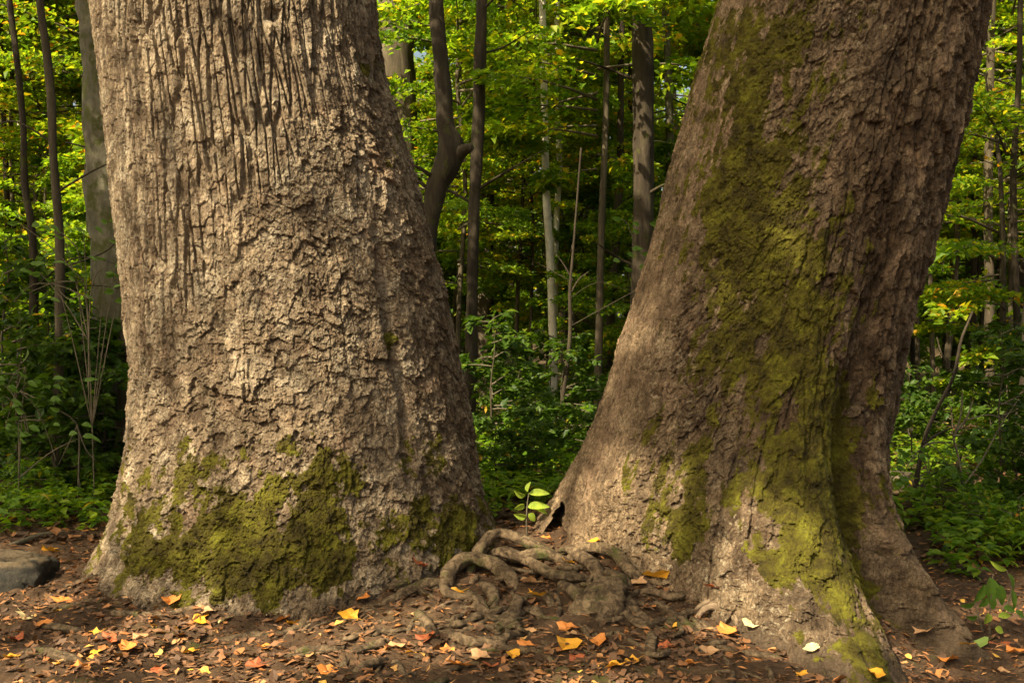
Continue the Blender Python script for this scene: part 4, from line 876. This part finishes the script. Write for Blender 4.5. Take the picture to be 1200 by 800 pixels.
# bark crumbs and twig bits
n = 12000; D = 3.8+rng.random(n)*3.2; x = rng.uniform(-2.7, 2.9, n)*D/5.2; k = outside(x, D); x, D = x[k], D[k]; n = len(x)
az = rng.uniform(0, 6.28, n); L = rng.uniform(.015, .07, n); A = np.column_stack([np.cos(az), np.sin(az), rng.normal(0, .15, n)])
V, Q = leaf_quads(np.column_stack([x, D, ground(x, D)+.006]), A, rnd_dir(n, .3), L, L*rng.uniform(.10, .3, n), .3, 0)
link('bark_debris', mesh_np('bark_debris', V, Q, {'tint': np.repeat(rng.uniform(.2, .95, n), 4)}, smooth=False), M_lit, kind='stuff', label='crumbs of bark and broken twigs strewn over the soil', category='debris')

# prominent fallen leaves, one object each: (px, py, size px, colour, where)
LV = [(235, 735, 20, 'golden yellow', 'at the foot of the left giant, brightest there'), (410, 726, 24, 'golden yellow', 'on the roots right of the left giant foot'), (533, 702, 20, 'golden yellow', 'hanging on the curled root in the root mass'),
      (768, 678, 30, 'golden yellow', 'largest, at the foot of the leaning giant'), (697, 639, 15, 'golden yellow', 'on the trunk foot just right of the dark hollow'), (665, 668, 15, 'golden yellow', 'on the root mass below the hollow'),
      (33, 728, 26, 'cream', 'on the open soil below the boulder'), (110, 750, 17, 'golden yellow', 'on bare soil left of the left giant foot'), (58, 650, 26, 'golden yellow', 'on the litter behind the boulder'),
      (880, 735, 18, 'cream', 'leaning on the buttress by the pale arched root'), (838, 690, 20, 'rusty red', 'on the buttress foot left of the bright moss'), (200, 706, 20, 'orange', 'right beside the left giant foot'), (186, 720, 18, 'golden yellow', 'in the cluster below the left giant foot'),
      (265, 735, 16, 'cream', 'next to the brightest yellow leaf by the left giant'), (333, 733, 16, 'orange', 'on soil under the left giant, first of a pair'), (343, 733, 15, 'golden yellow', 'on soil under the left giant, second of a pair'),
      (130, 760, 26, 'rusty red', 'on dark soil at lower left, below the small yellow leaf'), (150, 770, 18, 'orange', 'beside the rusty leaf at lower left'), (112, 772, 16, 'golden yellow', 'small, lower left under the rusty leaf'), (14, 776, 18, 'golden yellow', 'at the lower left corner'),
      (65, 786, 20, 'golden yellow', 'near the bottom edge at left'), (95, 792, 20, 'orange', 'touching the bottom edge at left'), (52, 740, 18, 'orange', 'between boulder and bottom edge'), (490, 662, 18, 'rusty red', 'upright and curled against the left giant foot'),
      (425, 700, 22, 'orange', 'on the root running left from the mass'), (484, 727, 15, 'tan', 'on the root mass left centre'), (622, 696, 24, 'tan', 'in the hollow of the root mass'), (628, 708, 18, 'golden yellow', 'under the tan leaf in the root mass'),
      (528, 741, 13, 'orange', 'small, on the low root'), (498, 756, 24, 'rusty red', 'on the roots at bottom centre'), (483, 773, 15, 'golden yellow', 'slim, near bottom centre roots'), (462, 766, 22, 'tan', 'left of the slim yellow leaf'), (526, 768, 20, 'orange', 'right of the slim yellow leaf'),
      (664, 744, 20, 'orange', 'on litter right of the roots'), (670, 754, 22, 'tan', 'below the orange leaf in mid litter'), (664, 768, 26, 'golden yellow', 'long, in the bottom centre litter'), (677, 778, 20, 'rusty red', 'in the bottom litter right of centre'),
      (740, 783, 18, 'golden yellow', 'near the bottom edge, right of centre'), (722, 797, 22, 'golden yellow', 'on the bottom edge, right of centre'), (562, 781, 22, 'tan', 'near the bottom edge at centre'), (538, 789, 26, 'orange', 'broad, at the bottom centre edge'), (575, 792, 20, 'rusty red', 'at the bottom edge centre'),
      (748, 694, 17, 'tan', 'on the root below the largest yellow leaf'), (788, 740, 13, 'golden yellow', 'small, on litter left of the arched root'), (706, 709, 13, 'tan', 'on the worn root wedge'), (830, 772, 20, 'tan', 'on litter below the arched root'), (950, 758, 20, 'cream', 'pale, lying against the mossy buttress'),
      (1024, 790, 22, 'golden yellow', 'at the tip of the mossy buttress'), (940, 797, 15, 'golden yellow', 'on the bottom edge left of the buttress tip'), (1112, 782, 22, 'orange', 'on the bare path right of the buttress'), (1076, 722, 22, 'orange', 'on the shaded root right of the buttress'), (1080, 742, 20, 'tan', 'lower on the shaded root at right'),
      (1132, 757, 18, 'golden yellow', 'on the path below the leafy plant'), (1146, 764, 18, 'green', 'on the path below the leafy plant'), (1172, 760, 26, 'rusty red', 'on the path near the right edge'), (1190, 774, 20, 'orange', 'at the right edge above the corner'), (1170, 792, 18, 'tan', 'in the bottom right corner'),
      (240, 720, 17, 'tan', 'on soil just above the brightest yellow leaf'), (75, 712, 22, 'orange', 'right of the boulder on open soil'), (60, 705, 18, 'tan', 'just under the boulder right end'), (110, 700, 20, 'tan', 'midway between boulder and left giant'), (300, 786, 22, 'rusty red', 'near the bottom edge below the left giant'),
      (310, 768, 20, 'orange', 'on soil well below the left giant'), (385, 790, 22, 'orange', 'at the bottom edge right of the left giant'), (360, 752, 16, 'tan', 'by the root knee of the left giant'), (850, 752, 20, 'orange', 'below the pale arched root'), (885, 776, 20, 'orange', 'left of the buttress on litter'),
      (780, 765, 18, 'rusty red', 'on litter between roots and buttress'), (810, 788, 20, 'orange', 'near the bottom edge under the arched root'), (615, 762, 18, 'orange', 'on the curved low root'), (620, 744, 18, 'tan', 'above the curved low root'), (700, 762, 18, 'orange', 'on litter at centre right'), (185, 790, 24, 'rusty red', 'near the bottom edge, left of centre'),
      (168, 752, 20, 'tan', 'on dark soil below the left giant'), (225, 770, 18, 'golden yellow', 'alone on dark soil below the left giant'), (20, 758, 20, 'rusty red', 'near the left edge under the cream leaf'), (545, 726, 14, 'tan', 'inside the root loop'), (600, 776, 16, 'golden yellow', 'near the bottom centre beside the low root'),
      (760, 720, 15, 'orange', 'among roots below the largest leaf'), (640, 640, 13, 'orange', 'on top of the highest root'), (470, 700, 14, 'orange', 'on the thick left-running root')]
lm = {}
def fallen_mesh(i, col):
    key = (i % 6, col)
    if key not in lm:
        v = lobed(12, 400+i % 6, .9, i % 6 == 4); 
        v[:, 2] += .06*np.sin(v[:, 0]*7); n_ = 12
        st = np.array([[.0, .02, .0], [.5, .012, .08], [.85, .0, .16], [.85, -.012, .165], [.5, -.012, .08], [0, -.02, 0]])
        V = np.vstack([v, st+[0.02, 0, .01]]); Q = [[0, 1+k_, 1+(k_+1) % 12, 1+(k_+2) % 12] for k_ in range(0, 12, 2)]+[[13, 14, 17, 18], [14, 15, 16, 17]]
        me = mesh_np('fallen_leaf', V, np.array(Q), smooth=False); me.materials.append(FL[col]); lm[key] = me
    return lm[key]
def surf(px, py):
    """nearest surface point (giants or soil) under a photograph pixel"""
    best = gp(px, py)
    for PP in (PL, PR_):
        qx, qy = proj(PP[:330, :620][::2, ::2]); d = np.hypot(qx-px, qy-py); d[PP[:330:2, :620:2, 1] > best[1]+.02] = 99
        i = np.argmin(d)
        if d.flat[i] < 3: best = PP[:330:2, :620:2].reshape(-1, 3)[i]
    return best
for i, (px, py, sz, col, where) in enumerate(LV):
    p = surf(px, py)
    o = link('fallen_leaf', fallen_mesh(i, col), None, None, label=('%s fallen leaf %s' % (col, where)).replace(',', ''), category='leaf', group='fallen autumn leaves')
    s_ = sz*p[1]/F*1.15; o.scale = (s_, s_, s_*.9)
    gz = float(ground(p[0], p[1])); p[2] = max(p[2], gz) if abs(p[2]-gz) < .08 else p[2]
    o.location = (p[0], p[1]-.012, p[2]+.012+(.02 if 500 < px < 760 and py < 720 else 0))
    o.rotation_euler = (random.uniform(.15, .5), random.uniform(-.25, .25), random.uniform(0, 6.28)) if True else (0, 0, 0)
    o.rotation_euler = (random.uniform(.10, .45), random.uniform(-.3, .3), random.uniform(-.8, .8)+random.choice([0, math.pi]))

# ------------------------------------------------------------------ hand-built plants
def big_leaf(L, W, droop, seed=0, lob=0.0, n=9):
    t = np.linspace(0, 1, n); wprof = np.sin(np.pi*t**.8)**.8*(1+lob*np.sin(t*13))
    wprof[0] = .03; wprof[-1] = .02
    zc = -droop*L*t**2; V = []
    for f, k_ in ((-1, .0), (-.5, .55), (0, 0), (.5, .55), (1, 0)):
        V.append(np.column_stack([t*L, f*W*.5*wprof, zc+abs(f)*W*.22*wprof+.01*W*np.sin(t*17+f*3)]))
    V = np.array(V); m_ = V.shape[0]; idx = np.arange(m_*n).reshape(m_, n)
    return V.reshape(-1, 3), np.stack([idx[:-1, :-1], idx[1:, :-1], idx[1:, 1:], idx[:-1, 1:]], -1).reshape(-1, 4)
def hero_plant(name, lab, cat, px, py, stem_pts, leaves, D=None, mstem=M_twig):
    base = gp(px, py) if D is None else at(px, py, D); t = thing(name, lab, cat, base)
    for k_, sp in enumerate(stem_pts):
        P = np.array([at(a, b, base[1]+dd) for a, b, dd in sp])-base
        V, Q = tube(P, np.linspace(.006, .0025, len(P)), 14, 6); link('stem', mesh_np('stem', V, Q), mstem, t)
    for (a, b, Lp, Wp, ang, tilt, dr, col) in leaves:
        V, Q = big_leaf(Lp*base[1]/F, Wp*base[1]/F, dr, n=9)
        o = link('leaf', mesh_np('leaf', V, Q), FL[col], t)
        o.location = (at(a, b, base[1]-.03)-base).tolist()
        # ang: direction in the picture plane, tilt: turning the blade to the viewer
        from mathutils import Matrix
        o.rotation_euler = (Matrix.Rotation(-R(ang), 4, 'Y') @ Matrix.Rotation(R(tilt), 4, 'X')).to_euler()
    return t
hero_plant('seedling', 'small lime-green seedling standing between the two giants', 'plant', 618, 632,
           [[(618, 632, 0), (617, 610, -.02), (618, 590, -.03), (620, 576, -.02)]],
           [(620, 578, 24, 10, 5, 50, .2, 'lime'), (616, 580, 15, 12, 170, 40, .3, 'lime'), (618, 594, 26, 11, 8, 48, .25, 'lime'), (614, 590, 13, 9, 215, 60, .2, 'lime'), (617, 604, 15, 10, 185, 60, .3, 'lime'), (619, 602, 12, 9, -40, 60, .3, 'lime'), (622, 592, 22, 9, -18, 45, .3, 'lime'), (618, 576, 12, 9, 80, 30, .2, 'lime')])
hero_plant('leafy_plant', 'broad-leaved bright green plant beside the path at lower right', 'plant', 1160, 748,
           [[(1160, 748, 0), (1160, 720, -.02), (1162, 690, -.02), (1164, 672, 0)], [(1166, 748, .05), (1178, 715, 0), (1186, 690, 0), (1180, 668, 0)], [(1154, 748, .02), (1148, 725, 0), (1142, 705, 0)]],
           [(1160, 676, 34, 17, -84, 80, .1, 'fresh'), (1154, 684, 26, 12, -112, 75, .2, 'fresh'), (1168, 684, 28, 13, -68, 75, .2, 'fresh'), (1180, 668, 20, 8, 160, 50, .3, 'lime'), (1182, 672, 22, 7, -60, 60, .3, 'fresh'),
            (1186, 690, 26, 8, -80, 70, .1, 'fresh'), (1160, 702, 14, 11, -60, 70, .2, 'fresh'), (1156, 700, 14, 11, -120, 70, .2, 'fresh'), (1158, 718, 14, 12, -100, 70, .2, 'lime'), (1146, 722, 13, 9, 190, 55, .2, 'fresh'),
            (1170, 722, 16, 8, 10, 55, .2, 'lime'), (1142, 706, 16, 10, 200, 55, .2, 'fresh'), (1176, 712, 16, 9, -10, 55, .2, 'fresh'), (1190, 716, 14, 8, -30, 55, .2, 'fresh'), (1166, 736, 12, 9, -20, 60, .2, 'lime')])
lf = []
for i in range(26):
    a = random.uniform(0, 150); b_ = random.uniform(300, 345)
rs = random.Random(4)
for nm, lab, px, py, D, pts, sp in [('sapling', 'sapling holding broad dark leaves in front of the grey beech', 112, 640, 7.9, [[(112, 640, 0), (108, 500, 0), (104, 400, 0), (98, 330, 0), (90, 290, 0)]], (20, 150, 255, 350, 44)),
                                    ('sapling', 'low sapling with broad leaves by the left edge', 20, 640, 7.7, [[(20, 640, 0), (22, 560, 0), (26, 480, 0), (30, 430, 0)]], (-10, 110, 440, 520, 34)),
                                    ('sapling', 'sapling with broad leaves in front of the right side wood', 1100, 660, 8.2, [[(1100, 660, 0), (1094, 600, 0), (1090, 560, 0), (1086, 520, 0)]], (1050, 1180, 505, 570, 24)),
                                    ('sapling', 'slender sapling with broad leaves against the leaning giant left flank', 735, 420, 9.5, [[(735, 520, 0), (738, 400, 0), (740, 330, 0), (742, 280, 0)]], (715, 775, 255, 320, 12))]:
    L_ = []
    for k_ in range(sp[4]):
        L_.append((rs.uniform(sp[0], sp[1]), rs.uniform(sp[2], sp[3]), rs.uniform(8, 15), rs.uniform(5, 9), rs.choice([0, 180])+rs.uniform(-30, 30), rs.uniform(30, 65), rs.uniform(.1, .4), 'fresh'))
    extra = []
    for k_ in range(0, len(L_), 4):
        j = rs.randrange(1, len(pts[0])); s0 = pts[0][j]; extra.append([s0, ((s0[0]+L_[k_][0])/2, (s0[1]+L_[k_][1])/2-6, 0), (L_[k_][0], L_[k_][1], 0)])
    hero_plant(nm, lab, 'sapling', px, py, pts+extra, L_, D)

# ------------------------------------------------------------------ unseen canopy added behind the camera, leaves set to dapple the light
def shade_want(px, py, P):
    s = np.full(px.shape, .55)
    s = np.where(px < 600, .02+.25*sst(450, 550, px)+.12*sst(560, 660, py), s)
    s = np.where((px > 640), .76, s)
    s = s+.16*(px > 640)*sst(330, 150, py)
    s = s-.22*((px > 640))*sst(300, 420, py)
    s = s-1.1*blobs(px, py, [(865, 665, 75, 60, 1.0), (960, 700, 70, 70, .9), (1000, 760, 50, 50, .9), (800, 600, 60, 60, .5), (720, 560, 40, 60, .5), (760, 430, 40, 110, .45), (830, 180, 40, 90, .2), (965, 200, 26, 200, .35), (870, 690, 100, 80, .9), (1000, 740, 70, 60, .8)])
    s = s+0.5*blobs(px, py, [(1040, 350, 50, 300, .8), (1040, 720, 40, 60, 1.2), (1090, 770, 50, 40, .4), (500, 560, 60, 90, .5), (900, 40, 80, 50, .5), (60, 740, 120, 60, .5)])
    gr = py > 735
    s = np.where(gr & (px > 380) & (px < 950), np.minimum(s, .45), s)
    return np.clip(s, 0, .97)
pts = np.vstack([PL[20:600:6, 60:560:6].reshape(-1, 3), PR_[20:600:6, 40:600:6].reshape(-1, 3), np.column_stack([*(lambda a, b: (a, b, ground(a, b, False)))(rng.uniform(-3.2, 3.2, 7000), rng.uniform(3.4, 7.0, 7000))])])
qx, qy = proj(pts)
want = shade_want(qx, qy, pts)
e1 = np.cross(SUN, [0, 0, 1]); e1 /= np.linalg.norm(e1); e2 = np.cross(SUN, e1)
cell = (np.floor((pts@e1)/.06).astype(int)+500)*2000+np.floor((pts@e2)/.06).astype(int)+500
dep = pts@SUN; mx = np.full(cell.max()+1, -99.0); np.maximum.at(mx, cell, dep)
vis = dep > mx[cell]-.10
pts, want = pts[vis], want[vis]
# in the plane across the sun, clumpy noise thresholded at the wanted cover
e1 = np.cross(SUN, [0, 0, 1]); e1 /= np.linalg.norm(e1); e2 = np.cross(SUN, e1)
U, W_ = pts@e1, pts@e2
nz = fbm(U*1.7, W_*1.7, 0, 4, 300, .6)
px_, py_ = proj(pts); fine = (px_ < 600) & (py_ < 690)
nz = np.where(fine, 0.35*nz+rng.normal(0, .35, len(nz)), nz)
rank = np.zeros(len(nz))
for mk in (fine, ~fine): rank[mk] = np.argsort(np.argsort(nz[mk]))/mk.sum()
keep = rank < want*1.0
C_ = pts[keep]; kk = 3; C_ = np.repeat(C_, kk, 0)[:40000]; n = len(C_)
t = rng.uniform(11, 17, n); P = C_+SUN*t[:, None]+rng.normal(0, .04, (n, 3))
V, Q = leaf_quads(P, rng.normal(0, 1, (n, 3)), rnd_dir(n, .6), rng.uniform(.10, .17, n), rng.uniform(.07, .11, n))
cb = P.mean(0); cb = np.array([cb[0], cb[1], 0.0])
t_ = thing('added_shade_tree', 'added unseen tree behind the viewer whose leaves dapple the two giants', 'tree', cb)
link('crown', to_mesh('crown', (V-cb, Q, np.repeat(tintv(n), 4))), M_lf, t_)
V, Q = tube([[0, 0, -.2], [.1, .1, 3], [0, .2, 7], [.2, 0, 11], [.1, 0, 13]], [.32, .26, .2, .12, .04], 40, 12, .1); link('trunk', mesh_np('trunk', V, Q), M_mid, t_)
# crowns added out of view to keep the floor behind the giants in shade
for i, (x, y, s_) in enumerate([(-11, 3, .8), (-3.7, 9.6, .5), (2.5, 7.9, .45), (-7.2, 6.6, .5)]):
    pr = TALL[i % 3]
    base = np.array([x, y, float(ground(x, y, False))])
    t_ = thing('added_shade_tree', 'added shade tree spreading above the view, %s' % ['far left behind the viewer', 'hidden by the left giant', 'hidden by the leaning giant', 'left of the thin saplings'][i], 'tree', base, 'added shade trees outside the view')
    V, Q = stem_tube(9, .11, seed=400+i); link('trunk', mesh_np('trunk', V, Q), M_mid, t_)
    c_ = link('crown', pr[0], pr[3], t_); c_.scale = (s_*1.15, s_*1.15, s_*.8); c_.location = (0, 0, max(5.0, 1.4+.36*(y+4))-pr[0].vertices[0].co.z*0-1.0)
    c_.rotation_euler.z = i*1.3
